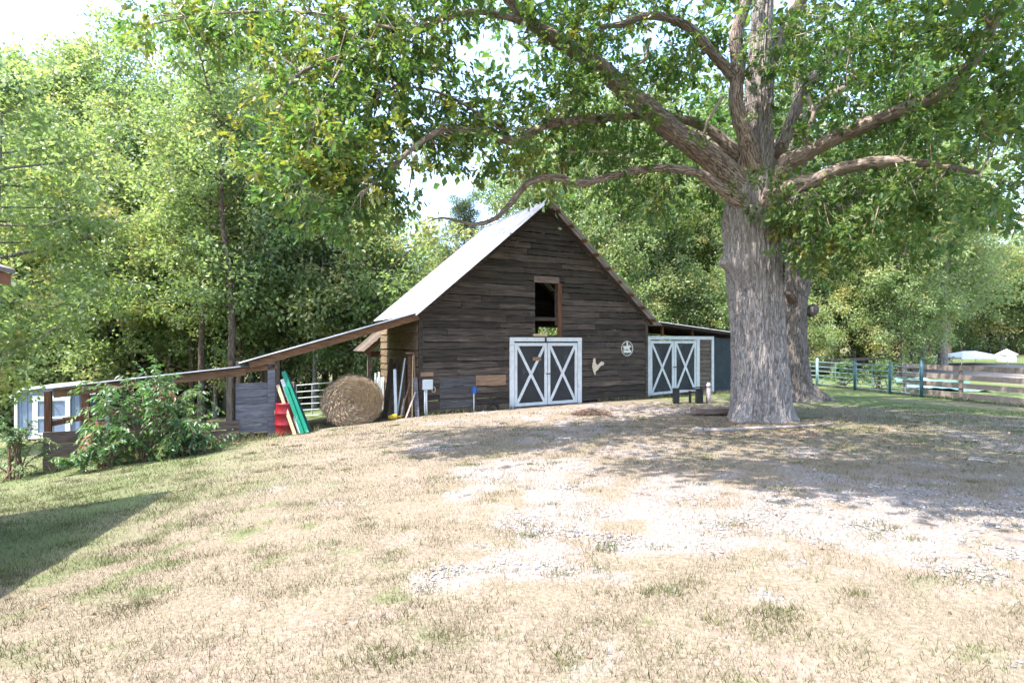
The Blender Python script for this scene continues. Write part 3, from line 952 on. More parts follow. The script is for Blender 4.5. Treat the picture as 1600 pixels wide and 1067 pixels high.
# leaf zones: pixel centre, distance, pixel half-extents, half-depth, number of sprays, share yellowed for backlight and leaf tone
ZONES = [
    (470, 35, 9.6, 110, 60, 1.0, 20, .55), (300, 30, 9.8, 110, 45, .8, 14, .55), (560, 60, 9.8, 100, 70, 1.2, 22, .35), (500, 150, 9.4, 70, 60, .9, 13, .5), (480, 265, 9.0, 55, 65, .7, 13, .55),
    (540, 225, 9.4, 60, 70, .9, 14, .3), (590, 150, 10.2, 60, 70, 1.0, 13, .25), (605, 275, 9.6, 55, 50, .8, 13, .15), (530, 330, 9.2, 45, 35, .5, 9, .4), (660, 60, 10.6, 60, 55, 1.0, 11, .2),
    (690, 30, 11, 80, 45, 1.0, 10, .15), (650, 165, 10.5, 40, 40, .7, 8, .12), (700, 215, 10.6, 60, 40, .8, 13, .1), (760, 170, 11.2, 60, 45, .9, 13, .08), (740, 245, 10.9, 45, 25, .6, 8, .05), (790, 260, 11.4, 50, 30, .8, 8, .05),
    (850, 150, 12, 80, 60, 1.2, 16, .06), (900, 220, 12.4, 90, 45, 1.2, 14, .05), (850, 20, 11.4, 80, 30, 1.0, 9, .12), (950, 50, 11.9, 90, 55, 1.2, 16, .08), (1000, 140, 13.2, 100, 70, 1.6, 18, .05),
    (1010, 235, 14, 90, 45, 1.5, 13, .04), (1060, 320, 15.5, 90, 50, 1.2, 12, .04), (980, 310, 15.5, 60, 35, 1.0, 7, .04), (1090, 80, 13.0, 70, 80, 1.2, 13, .05), (1210, 60, 13.2, 60, 80, 1.2, 10, .05),
    (1290, 60, 13, 90, 70, 1.6, 18, .06), (1380, 50, 11.6, 100, 60, 1.4, 16, .12), (1500, 40, 10.4, 100, 60, 1.2, 16, .15), (1580, 70, 9.6, 60, 80, 1.0, 12, .1),
    (1310, 150, 13.4, 80, 60, 1.4, 15, .04), (1410, 140, 12.4, 80, 50, 1.4, 12, .05), (1500, 190, 11.5, 80, 60, 1.2, 14, .06), (1580, 200, 9.6, 50, 80, 1.0, 13, .05), (1570, 310, 9.4, 50, 45, .8, 9, .06),
    (1360, 215, 12.8, 80, 35, 1.2, 9, .03), (1290, 315, 12.6, 70, 50, 1.0, 14, .03), (1390, 310, 12.0, 80, 50, 1.2, 14, .03), (1480, 310, 11.4, 70, 45, 1.0, 11, .04), (1240, 330, 12.7, 40, 45, .4, 7, .03),
    (1275, 385, 12.6, 55, 30, .6, 8, .03), (1340, 370, 12.3, 70, 30, .9, 8, .03), (1190, 300, 13.0, 25, 25, .25, 3, .03), (1215, 200, 13.7, 30, 40, .4, 4, .03), (1420, 380, 13.0, 70, 40, 1.0, 8, .05),
    (660, -60, 10.5, 160, 60, 1.5, 14, .2), (900, -60, 11.5, 150, 60, 1.5, 14, .1), (1150, -60, 12, 150, 60, 1.8, 14, .05), (1400, -60, 11, 160, 60, 1.8, 14, .08), (1600, -60, 10, 120, 60, 1.5, 10, .1),
]


def oak_leaves():
    wsk = skel + np.array(OAK)
    skx, skd, sky_ = wsk[:, 0] / wsk[:, 1], wsk[:, 1], (wsk[:, 2] - ZC) / wsk[:, 1]
    GAPS = [(770, 95, 85, 65), (690, 300, 75, 60), (745, 265, 40, 30), (640, 330, 50, 40), (60, 30, 130, 60)]   # where the crown is open to the sky
    spr = []        # spray centre, direction, warm
    sec = MB()
    for (px, py, z, rx, ry, rz, n, wm) in ZONES:
        for _ in range(int(n * 1.1)):
            while True:
                u = rng.uniform(-1, 1, 3)
                if u @ u < 1:
                    break
            zz = z + u[2] * rz
            p = np.array(P(px + u[0] * rx, py + u[1] * ry, zz) - OAK)
            w_ = p + np.array(OAK)
            ix, iy = w_[0] / w_[1], (w_[2] - ZC) / w_[1]
            near_ = np.hypot(skx - ix, sky_ - iy) < 0.048
            if near_.any() and (skd[near_].min() > w_[1] - 0.3) and rng.random() < 0.6:
                p = p + np.array([ix, 1.0, iy]) * (skd[near_].max() + rng.uniform(0.5, 1.5) - w_[1])
            if any(((ix * F + CX - gx0) / grx) ** 2 + ((CY - iy * F - gy0) / gry) ** 2 < 1 for gx0, gy0, grx, gry in GAPS):
                continue
            d = np.linalg.norm(skel - p, axis=1) + 0.25 * rng.random(len(skel))
            k = int(np.argmin(d))
            s = skel[k]
            L = np.linalg.norm(p - s)
            if L > 1.3:
                s = p + (s - p) / L * rng.uniform(0.5, 1.1)
                L = np.linalg.norm(p - s)
            mid = (s + p) / 2 + rng.normal(0, 0.12 * L, 3) + np.array([0, 0, 0.08 * L])
            sec.tube([Vector(s), Vector(mid), Vector(p)], [min(skr[k] * 0.5, 0.006 + 0.010 * L), 0.006 + 0.003 * L, 0.003], 5, False)
            spr.append((p, (p - s) / max(L, 1e-3), wm))
    sec.build('branch', M['bark_limb'], oak, True, False)['kind'] = 'stuff'
    C, A, Nn, S, T, W = [], [], [], [], [], []
    for p, d, wm in spr:
        k = rng.integers(5, 9)                     # twigs of a spray
        wspray = rng.random() < wm * 0.75
        tb = rng.normal(0.45, 0.13)
        for _ in range(k):
            off = rng.normal(0, 0.30, 3) * np.array([1.25, 1.25, 0.75])
            tip = p + off
            ax = unit(d * 0.6 + unit(off) * 0.9 + np.array([0, 0, -0.25]))
            m = rng.integers(11, 20)
            la = unit(ax + rng.normal(0, 0.75, (m, 3)) + np.array([0, 0, -0.3]))
            C.append(tip + la * rng.uniform(0.0, 0.08, (m, 1)) + rng.normal(0, 0.06, (m, 3)))
            A.append(la)
            nn = rng.normal(0, 0.6, (m, 3)) + np.array([0, 0, 0.9])
            Nn.append(nn)
            S.append(rng.uniform(0.10, 0.165, m))
            T.append(np.clip(rng.normal(tb, 0.2, m), 0, 1))
            W.append(np.clip(rng.normal(0.62 if wspray else 0.05, 0.22, m), 0, 0.95))
    C, A, Nn, S, T, W = [np.concatenate(q) for q in (C, A, Nn, S, T, W)]
    # keep the camera's neighbourhood free of leaves
    ok = np.linalg.norm(C + np.array(OAK) - np.array([0, 0, ZC]), axis=1) > 4
    me = leaves('crown', C[ok], A[ok], Nn[ok], S[ok], T[ok], W[ok], OAKLEAF)
    o = link_obj('crown', me, M['leaf_oak'], oak)
    o['kind'] = 'stuff'
    print('oak leaves', len(C))
    # the rest of the crown, above the frame: larger simple leaves in clumps, the later ones added for shade
    C, A, Nn, S, T, W = [], [], [], [], [], []
    n = 0
    while n < 400:
        u = rng.normal(0, 1, 3)
        u = u / np.linalg.norm(u) * rng.uniform(0.55, 1.0)
        p = np.array([5.6, 11.0, 8.8]) + u * np.array([9.2, 8.6, 7.0])
        if p[2] < 5.8:
            continue
        q = p + 0
        py = CY - F * (q[2] - ZC) / max(q[1], 0.5)
        if py > -10 and abs(q[0]) / max(q[1], 0.1) < 1.0 and q[1] > 0 and q[1] < 13.2:
            continue
        n += 1
        m = 26
        C.append(p - np.array(OAK) + rng.normal(0, 0.42, (m, 3)) * np.array([1.3, 1.3, 0.7]))
        A.append(unit(rng.normal(0, 1, (m, 3)) + np.array([0, 0, -0.3])))
        Nn.append(rng.normal(0, 0.6, (m, 3)) + np.array([0, 0, 0.9]))
        S.append(rng.uniform(0.2, 0.32, m))
        T.append(np.clip(rng.normal(0.45, 0.2, m), 0, 1)); W.append(np.clip(rng.normal(0.1, 0.15, m), 0, 1))
    shade_poly = [(6.5, 8.5), (1.6, 8.4), (3.9, 6.8), (6.0, 5.0), (9.0, 5.0), (12, 8.0), (12, 12), (3, 11.5)]  # extra unseen clumps set sunward of this ground outline to shade it
    for _ in range(420):
        a_, b2 = rng.random(2)
        k = rng.integers(1, 7)
        A0, B0_, C0_ = (np.array(shade_poly[q]) for q in (0, k, k + 1))
        if a_ + b2 > 1:
            a_, b2 = 1 - a_, 1 - b2
        g = A0 + (B0_ - A0) * a_ + (C0_ - A0) * b2
        hh = rng.uniform(6.5, 10.5)
        p = np.array([g[0] + SUN.x / SUN.z * hh, g[1] + SUN.y / SUN.z * hh, hh])
        if (p[2] - ZC) / max(p[1], .3) < 0.68:
            continue
        C.append(p - np.array(OAK) + rng.normal(0, 0.40, (26, 3)) * np.array([1.3, 1.3, 0.6]))
        A.append(unit(rng.normal(0, 1, (26, 3)) + np.array([0, 0, -0.3])))
        Nn.append(rng.normal(0, 0.6, (26, 3)) + np.array([0, 0, 0.9]))
        S.append(rng.uniform(0.2, 0.32, 26))
        T.append(np.clip(rng.normal(0.45, 0.2, 26), 0, 1)); W.append(np.clip(rng.normal(0.1, 0.15, 26), 0, 1))
    C, A, Nn, S, T, W = [np.concatenate(q) for q in (C, A, Nn, S, T, W)]
    q = C + np.array(OAK)
    dst = np.linalg.norm(q - np.array([0, 0, ZC]), axis=1)
    ok = (dst > 9) | ((q[:, 2] - ZC) / np.maximum(q[:, 1], .2) > 0.78)      # big leaves stay well up in the tree
    me = leaves('upper_crown', C[ok], A[ok], Nn[ok], S[ok], T[ok], W[ok])
    o = link_obj('upper_crown', me, M['leaf_oak'], oak)
    o['kind'] = 'stuff'


oak_leaves()

# ---------------------------------------------------------------- the second oak behind it
oak2_p = Vector((9.95, 19.0, G(9.95, 19.0)))
oak2 = empty('oak_tree', oak2_p, 0, 'second grey oak trunk with a broken limb stub, right behind the huge oak', 'tree')
limb_mesh('trunk', [(0.05, 0, -.2), (0, 0, .1), (-.03, 0, .5), (-.08, 0, 1.2), (-.1, 0, 2.5), (-.05, 0, 3.6), (.05, 0, 4.4), (0.1, .1, 6), (0.2, .3, 9), (0.3, .2, 13)], [.95, .68, .53, .46, .42, .41, .42, .36, .30, .15], M['bark_shaded'], oak2, 44, 80, 0.10, 5)
limb_mesh('broken_limb', [(-.1, -.1, 3.35), (-.32, -.28, 3.5), (-.55, -.4, 3.72)], [.24, .17, .11], M['bark_brown'], oak2, 16, 12, 0.25, 6)
limb_mesh('burl', [(.3, -.1, 3.0), (.48, -.14, 3.15), (.55, -.16, 3.32)], [.16, .22, .10], M['bark_shaded'], oak2, 14, 10, 0.15, 8)
limb_mesh('root', [(.35, -.1, .35), (.75, -.35, .08), (1.2, -.6, -.1)], [.28, .18, .08], M['bark_shaded'], oak2, 14, 12, 0.15, 9)
limb_mesh('limb', [(0.05, 0, 5), (1.2, -.6, 6.6), (2.6, -.8, 7.6), (4.2, -1, 8.2)], [.24, .17, .11, .05], M['bark_shaded'], oak2, 14, 24, 0.15, 10)
limb_mesh('limb', [(0.1, 0, 6), (-1.0, .6, 7.6), (-2.2, 1.3, 8.8)], [.22, .15, .06], M['bark_shaded'], oak2, 14, 20, 0.15, 11)


def crown_mesh(name, clumps, per, spread, size, tint_sd=0.18, warm=0.12, seed=0, template=LEAF, flat=0.7, down=-0.3):
    """leaf clumps: (x,y,z,radius) rows -> one leaf mesh, each clump a shade of its own"""
    r = np.random.default_rng(seed)
    k = len(clumps)
    c0 = np.repeat(clumps[:, :3], per, 0)
    rad = np.repeat(clumps[:, 3], per)
    n = len(c0)
    off = r.normal(0, 1, (n, 3)) * np.array([1, 1, flat])
    c = c0 + off * (rad * spread)[:, None]
    a = unit(unit(off) * 0.7 + r.normal(0, 0.7, (n, 3)) + np.array([0, 0, down]))
    nn = r.normal(0, 0.55, (n, 3)) + np.array([0, 0, 0.8])
    tc = np.repeat(np.clip(r.normal(0.5, tint_sd, k), 0, 1), per)
    t = np.clip(tc + r.normal(0, 0.14, n), 0, 1)
    wc = np.repeat((r.random(k) < warm) * r.uniform(0.35, 0.9, k), per)
    w = np.clip(wc + r.normal(0.05, 0.08, n), 0, 1)
    return leaves(name, c, a, nn, r.uniform(size[0], size[1], n), t, w, template)


cl = []
for _ in range(150):
    u = unit(rng.normal(0, 1, 3)) * rng.uniform(0.6, 1)
    cl.append((u[0] * 5 + .8, u[1] * 4.5 + .5, 9.3 + u[2] * 4.2, 1.0))
o = link_obj('crown', crown_mesh('crown', np.array(cl), 90, 0.45, (0.13, 0.22), seed=3, warm=0.05), M['leaf_oak'], oak2)
o['kind'] = 'stuff'


# ---------------------------------------------------------------- woodland trees: a few kinds, each grown once
def grow(seed, H, r0, crown_from, width, nbr, per, size, spread=0.42, clump_r=0.9, warm=0.12, droop=0.0, lean=0.0, top_taper=0.75, leaf='leaf_wood', bk='bark_grey'):
    r = np.random.default_rng(seed)
    root = bpy.data.objects.new('woodland_tree', None)
    zs = np.linspace(-0.3, H * 0.93, 9)
    wob = np.cumsum(r.normal(0, 0.018 * H, (9, 2)), 0) * np.linspace(0, 1, 9)[:, None] + np.outer(np.linspace(0, 1, 9) ** 1.5, [lean, 0])
    path = np.c_[wob, zs]
    rad = r0 * (1.25 - 0.2 * np.linspace(0, 1, 9)) * (1 - np.linspace(0, 1, 9) ** 1.2 * 0.93)
    rad[0] *= 1.35
    m = MB().tube([Vector(p) for p in spline(path, 16)], list(np.interp(np.linspace(0, 8, 16), range(9), rad)), 9, False)
    tr = mesh_obj('trunk', m.v, m.f, M[bk], root, False, True)
    br = MB()
    cl = []
    for i in range(nbr):
        t = crown_from + (1 - crown_from) * ((i + r.random()) / nbr) ** 0.9
        h = t * H * 0.93
        c = np.array([np.interp(h, zs, wob[:, 0]), np.interp(h, zs, wob[:, 1]), h])
        ang = i * 2.4 + r.normal(0, 0.5)
        s = (t - crown_from) / (1 - crown_from)
        reach = width * (0.45 + 0.75 * math.sin(math.pi * (0.18 + 0.72 * s)) - 0.25 * s) * (1 - max(0, s - top_taper) / (1 - top_taper) * 0.75) * r.uniform(0.6, 1.15)
        rise = reach * r.uniform(0.15, 0.75) * (1 - droop)
        e = c + np.array([math.cos(ang) * reach, math.sin(ang) * reach, rise])
        mid = (c + e) / 2 + np.array([0, 0, -0.08 * reach]) + r.normal(0, 0.06 * reach, 3)
        br.tube([Vector(c), Vector(mid), Vector(e)], [0.012 + 0.012 * reach, 0.01 + 0.006 * reach, 0.006], 5, False)
        k = max(3, int(reach * 2.6))
        for j in range(k):
            q = r.uniform(0.35, 1.08)
            p = (1 - q) ** 2 * c + 2 * q * (1 - q) * mid + q * q * e + r.normal(0, 0.28 * clump_r + 0.1 * reach, 3) * np.array([1, 1, 0.7])
            if np.hypot(p[0] - c[0], p[1] - c[1]) > 0.4 or s > 0.85:
                cl.append((*p, clump_r * r.uniform(0.6, 1.25)))
    for j in range(6):
        cl.append((*(np.array([wob[-1, 0], wob[-1, 1], H * 0.95]) + r.normal(0, 0.45, 3)), clump_r * 0.8))
    b = mesh_obj('branch', br.v, br.f, M[bk], root, False, True)
    b['kind'] = 'stuff'
    o = link_obj('crown', crown_mesh('crown', np.array(cl), per, spread, size, seed=seed + 1, warm=warm), M[leaf], root)
    o['kind'] = 'stuff'
    for q in (tr, b, o):
        pass
    print('tree', seed, len(cl) * per)
    return root


TREES = {
    'tall': grow(21, 23, 0.22, 0.13, 4.2, 56, 62, (0.15, 0.27), warm=0.10),
    'tall2': grow(22, 21, 0.19, 0.20, 3.8, 50, 62, (0.15, 0.27), warm=0.20, bk='bark_brown'),
    'round': grow(23, 16, 0.20, 0.10, 4.6, 46, 62, (0.15, 0.27), warm=0.10, lean=0.6),
    'slim': grow(24, 20, 0.14, 0.26, 2.5, 44, 60, (0.14, 0.24), warm=0.12, bk='bark_brown'),
    'under': grow(25, 7.5, 0.08, 0.10, 2.5, 30, 56, (0.13, 0.23), clump_r=0.7, warm=0.16, bk='bark_brown'),
    'pale': grow(26, 9, 0.10, 0.14, 2.8, 30, 56, (0.14, 0.24), clump_r=0.75, warm=0.34),
}


def grow_pine(seed, H, r0):
    r = np.random.default_rng(seed)
    root = bpy.data.objects.new('pine_tree', None)
    m = MB().tube([Vector((0, 0, -.3)), Vector((.1, 0, H * .5)), Vector((0, .1, H))], [r0, r0 * .7, .03], 9, False)
    mesh_obj('trunk', m.v, m.f, M['bark_brown'], root, False, True)
    br, cl = MB(), []
    for i in range(40):
        t = 0.45 + 0.55 * (i + r.random()) / 40
        ang = i * 2.4
        reach = H * 0.2 * (1.05 - 0.75 * (t - .45) / .55) * r.uniform(.5, 1.1)
        c = np.array([0, 0, t * H])
        e = c + np.array([math.cos(ang) * reach, math.sin(ang) * reach, reach * .25])
        br.tube([Vector(c), Vector(e)], [.05, .015], 5, False)
        for j in range(3):
            cl.append((*(c + (e - c) * (0.6 + 0.22 * j) + r.normal(0, .15, 3)), 0.6))
    b = mesh_obj('branch', br.v, br.f, M['bark_brown'], root, False, True)
    b['kind'] = 'stuff'
    needle = (np.array([(0, 0, 0), (-.09, .5, 0), (0, 1, 0), (.09, .5, 0)], float), LEAF[1])
    o = link_obj('crown', crown_mesh('crown', np.array(cl), 240, .55, (.2, .34), seed=seed + 1, warm=0.1, template=needle, down=0.3), M['leaf_pine'], root)
    o['kind'] = 'stuff'
    return root


TREES['pine'] = grow_pine(31, 18, 0.2)
_used = {k: False for k in TREES}


def plant(kind, x, y, s, label, group, sink=0.0, rz=None, sz=1.0, name='woodland_tree'):
    p = TREES[kind]
    if not _used[kind]:
        _used[kind] = True
        COL.objects.link(p)
        o = p
    else:
        o = copy_tree(p)
    o.name = name
    o.location = (x, y, G(x, y) - sink)
    o.rotation_euler = (0, 0, rnd.uniform(0, 6.28) if rz is None else rz)
    o.scale = (s, s, s * sz)
    tag(o, label, 'tree', group)
    return o


L_LEFT, L_BACK, L_BARN, L_RIGHT, L_FAR, L_UND, L_UNR = 'left', 'back', 'barn', 'right', 'far', 'und', 'unr'
G_ = {L_LEFT: 'tall trees of the left wood', L_BACK: 'far trees behind the barn', L_BARN: 'trees right behind the barn', L_RIGHT: 'trees beyond the gates', L_FAR: 'distant trees at the far right', L_UND: 'saplings at the edge of the left wood', L_UNR: 'saplings beyond the gates'}
LOOK = {'tall': 'tall full crowned green tree', 'tall2': 'tall yellowing tree', 'round': 'broad rounded leafy tree', 'slim': 'slim bare stemmed tree', 'under': 'low dark green sapling', 'pale': 'low pale yellowish sapling', 'pine': 'pine tree'}
SPOT = [(-90, 'beyond the left edge'), (40, 'at the left edge'), (140, 'above the blue shed'), (240, 'behind the left end of the open shelter'), (340, 'behind the big bush'), (440, 'behind the grey plank panel'), (520, 'behind the steel gate'), (610, 'behind the hay bale'), (700, 'above the barn roof foot'), (800, 'above the mid roof slope'), (900, 'behind the barn ridge'), (1000, 'behind the right roof slope'), (1080, 'above the side shed doors'), (1180, 'behind the huge oak trunk'), (1270, 'right of the second oak trunk'), (1340, 'behind the first tubular gate'), (1410, 'behind the last tubular gate'), (1480, 'left of the white canopy'), (1560, 'behind the white canopy'), (1640, 'at the right edge'), (9999, 'beyond the right edge')]


def where(px):
    for lim, t in SPOT:
        if px < lim:
            return t


def depth_word(y):
    for lim, t in ((28.5, 'nearest'), (30, 'foremost'), (31.5, 'near'), (33, 'front row'), (34.5, 'second row'), (36, 'third row'), (40, 'midway'), (43, 'middle row'), (47, 'mid distant'), (52, 'farther'), (58, 'distant'), (62, 'far'), (72, 'remote'), (84, 'farthest'), (999, 'outermost')):
        if y < lim:
            return t


def at(px, y):
    return (px - CX) / F * y


def row(label, kinds, px0, px1, y0, y1, n, s0, s1, name='woodland_tree', top=None):
    for i in range(n):
        px = px0 + (px1 - px0) * (i + rnd.uniform(0.15, 0.85)) / n
        y = rnd.uniform(y0, y1)
        k = rnd.choice(kinds)
        plant(k, at(px, y), y, rnd.uniform(s0, s1), '%s %s %s' % (depth_word(y), LOOK[k], where(px)), G_[label], sz=rnd.uniform(0.92, 1.1), name=name)


row(L_LEFT, ['tall', 'tall2', 'round'], -260, 500, 30, 35, 12, 0.92, 1.06)
row(L_LEFT, ['tall', 'tall2', 'slim'], -300, 520, 38, 47, 14, 1.02, 1.18)
row(L_LEFT, ['tall', 'tall2', 'slim'], -320, 520, 50, 62, 14, 1.1, 1.3)
row(L_LEFT, ['slim', 'slim', 'tall2'], 60, 450, 27, 32, 9, 0.75, 0.95)
row(L_UND, ['under', 'pale', 'pale'], -200, 610, 28, 36, 40, 0.8, 1.5, 'sapling')
row(L_UND, ['under', 'pale'], -200, 640, 42, 56, 20, 1.0, 1.5, 'sapling')
row(L_BACK, ['round', 'tall2'], 500, 720, 58, 68, 7, 0.62, 0.75)
row(L_BACK, ['round', 'under', 'pale'], 540, 900, 48, 60, 9, 0.75, 1.0)
row(L_BACK, ['round', 'tall', 'tall2'], 520, 900, 76, 92, 8, 0.8, 0.95)
row(L_BARN, ['tall', 'round', 'tall2'], 850, 1180, 33, 40, 8, 0.85, 1.0)
row(L_BARN, ['tall', 'tall2', 'slim'], 840, 1200, 44, 58, 9, 1.0, 1.2)
row(L_BARN, ['under', 'pale', 'round'], 900, 1180, 29, 34, 7, 0.6, 0.85)
row(L_RIGHT, ['tall', 'tall2', 'round'], 1190, 1480, 38, 46, 9, 0.85, 1.0)
row(L_RIGHT, ['tall', 'slim', 'tall2'], 1180, 1500, 52, 64, 9, 0.95, 1.15)
row(L_UNR, ['under', 'pale', 'under'], 1220, 1430, 33, 42, 10, 0.7, 1.05, 'sapling')
row(L_FAR, ['round', 'pale', 'tall2'], 1450, 1760, 66, 84, 11, 0.75, 1.0)
row(L_FAR, ['under', 'pale', 'pale'], 1440, 1760, 57, 66, 20, 0.9, 1.5)
row(L_FAR, ['round', 'tall'], 1440, 1780, 90, 110, 8, 0.9, 1.1)
# single trees the photograph lets one pick out
for _px, _y, _s, _k in ((15, 37, 1.10, 'tall2'), (95, 34, 1.08, 'tall'), (150, 38, 1.22, 'tall2'), (215, 36, 1.2, 'tall')):
    plant(_k, at(_px, _y), _y, _s, '%s reaching highest %s' % (LOOK[_k], where(_px)), G_[L_LEFT])
plant('pine', at(725, 52), 52, 0.95, 'lone pine tree standing up beyond the barn roof under the oak limb', None, rz=0.4, name='pine_tree')
plant('round', at(-60, 19), 19, 0.92, 'near leafy tree at the left edge hanging over the blue shed', None, rz=1.0)
plant('slim', at(315, 25), 25, 0.9, 'slim brown trunk behind the low open shelter', None, rz=2.0)
plant('slim', at(362, 24), 24, 1.0, 'pale straight trunk just left of the grey plank panel', None, rz=4.0)
plant('tall2', at(1400, 34), 34, 0.95, 'dark straight tree trunk just beyond the gates, left of the pale sandy drive', None, rz=1.2)
# ---------------------------------------------------------------- the barn
YAW = math.atan2(4.3, 8.16)
BW = math.hypot(8.16, 4.3)          # width of the gable front
BD = 4.6                            # depth
B0 = Vector((-2.9, 17.0, ZC - 2.33))
BX = Vector((math.cos(YAW), math.sin(YAW), 0))
BY = Vector((-math.sin(YAW), math.cos(YAW), 0))
EH = 3.20                           # eave height over the barn's datum
RH = 7.15                           # ridge height
PITCH = (RH - EH) / (BW / 2)


def bl(px, py, yl=0.0):
    """photo pixel -> barn coordinates on the plane y = yl (parallel to the front)"""
    d = Vector(((px - CX) / F, 1, (CY - py) / F))
    o = Vector((0, 0, ZC)) - B0
    t = (yl - o.dot(BY)) / d.dot(BY)
    p = o + d * t
    return p.dot(BX), p.z


def gl(u, y=0.0):
    """ground height in barn coordinates"""
    p = B0 + BX * u + BY * y
    return G(p.x, p.y) - B0.z


def in_barn(name, label, cat, u=0.0, y=0.0, z=None, rz=0.0, group=None):
    """an empty at a barn place, turned with the barn, standing at top level"""
    p = B0 + BX * u + BY * y
    p.z = B0.z + (gl(u, y) if z is None else z)
    return empty(name, p, YAW + rz, label, cat, group)


barn = empty('barn', B0, YAW, 'old dark weathered plank barn with a steep tin gable roof', 'barn')


def board(parent, mat, ub, ut, z0, z1, y=0.0, th=0.028, lap=0.034, seg=5, name='siding_board', wob=0.013, sag=0.0):
    """one lapped board: ub/ut = (left, right) ends at its lower and upper edge, outer side towards -y"""
    if ub[1] - ub[0] < 0.03 and ut[1] - ut[0] < 0.03:
        return None
    v, f = [], []
    tilt = rnd.uniform(-0.008, 0.008)
    ph = rnd.uniform(0, 6.28)
    for i in range(seg + 1):
        t = i / seg
        b = ub[0] + (ub[1] - ub[0]) * t
        a = ut[0] + (ut[1] - ut[0]) * t
        w = rnd.uniform(-wob, wob) + tilt * (t - .5) - sag * math.sin(math.pi * t) + 0.5 * wob * math.sin(ph + 5 * t)
        o = rnd.uniform(-0.006, 0.008)
        v += [(b, y - lap + 0.002, z0 + w), (b, y - lap - th + o, z0 + w), (a, y - th, z1 + w * .4), (a, y - 0.001, z1 + w * .4)]
    for i in range(seg):
        k = i * 4
        for j in range(4):
            f.append((k + j, k + (j + 1) % 4, k + 4 + (j + 1) % 4, k + 4 + j))
    f += [(3, 2, 1, 0), (seg * 4, seg * 4 + 1, seg * 4 + 2, seg * 4 + 3)]
    return mesh_obj(name, v, f, mat, parent, True)


# openings in the front: (u0, u1, z0, z1)
D1 = (*[bl(795, 530)[0], bl(907, 530)[0]], -1.0, bl(795, 527)[1])
LO = (bl(835, 480)[0], bl(870, 480)[0], bl(852, 525)[1], bl(852, 442)[1])


def cut(u0, u1, z0, z1, holes):
    spans = [(u0, u1)]
    for (a, b, c, d) in holes:
        if z1 <= c + 0.03 or z0 >= d - 0.03:
            continue
        nxt = []
        for s, e in spans:
            if b <= s or a >= e:
                nxt.append((s, e))
                continue
            if a - s > 0.03:
                nxt.append((s, a))
            if e - b > 0.03:
                nxt.append((b, e))
        spans = nxt
    return spans


def roof_u(z):
    """left and right limits of the gable at height z"""
    if z <= EH:
        return 0.0, BW
    k = (z - EH) / PITCH
    return k, BW - k


front = MB()                         # frame behind the boards
for u in (0.06, BW - 0.06):
    front.beam((u, 0.08, -0.1), (u, 0.08, EH), 0.14, 0.14, (0, 1, 0))
for u in (1.4, 2.8, D1[0] - .08, D1[1] + .08, 7.9):
    front.beam((u, 0.065, 0.1), (u, 0.065, roof_u(99)[0] * 0 + min(EH + PITCH * min(u, BW - u), RH) - 0.2), 0.10, 0.10, (0, 1, 0))
for u in (LO[0] - .03, LO[1] + .03):
    front.beam((u, 0.07, EH - .3), (u, 0.07, EH + PITCH * min(u, BW - u) - .2), 0.09, 0.11, (0, 1, 0))
front.beam((0.1, 0.08, EH - 0.08), (BW - .1, 0.08, EH - 0.08), 0.10, 0.12)
front_wall = front.build('front_wall', M['barn_wood'], barn, recentre=False)


def side_board_rows(parent, mat, length, z_top, gable, holes, y=0.0, low=None, hgt=(0.20, 0.27), joints=True, sagmax=0.0, left=0.0, gap=(0.006, 0.028)):
    z = 0.02
    while z < z_top - 0.05:
        h = rnd.uniform(*hgt)
        z1 = min(z + h, z_top)
        a0, b0 = roof_u(z) if gable else (left, length)
        a1, b1 = roof_u(z1 + 0.02) if gable else (left, length)
        if low is not None and z1 < low(0):
            z = z1
            continue
        if b1 - a1 < 0.1:
            a1 = b1 = (a1 + b1) / 2
        # joints
        ends = [a0, b0]
        L = b0 - a0
        if joints and L > 2.5:
            k = 1 if L < 5 else rnd.choice((1, 2, 2))
            for _ in range(k):
                ends.append(rnd.uniform(a0 + 0.8, b0 - 0.8))
        ends = sorted(ends)
        for s, e in zip(ends[:-1], ends[1:]):
            for (p, q) in cut(s, e, z, z1, holes):
                pb, qb = p, q
                pt = max(p, a1) if p <= a0 + 1e-6 else p
                qt = min(q, b1) if q >= b0 - 1e-6 else q
                if qt <= pt:
                    pt = qt = (pt + qt) / 2
                zz = z
                if low is not None:
                    zz = max(z, min(low((p + q) / 2), z1 - 0.06))
                board(parent, mat, (pb + 0.004, qb - 0.004), (pt + 0.004, qt - 0.004), zz + rnd.uniform(*gap), z1 + 0.004, y, seg=max(2, min(6, int((qb - pb) / 0.5))), sag=rnd.uniform(0, sagmax))
        for (a, b, c, d) in holes:                  # short fillers over and under an opening
            if z < d < z1 - 0.02:
                board(parent, mat, (a, b), (a, b), d + .004, z1 + .004, y, seg=4)
            if z + 0.03 < c < z1:
                board(parent, mat, (a, b), (a, b), z + .01, c, y, seg=3)
        z = z1


side_board_rows(front_wall, M['barn_wood'], BW, RH - 0.12, True, [D1, LO], low=lambda u: gl(u) + 0.05, hgt=(0.17, 0.235))
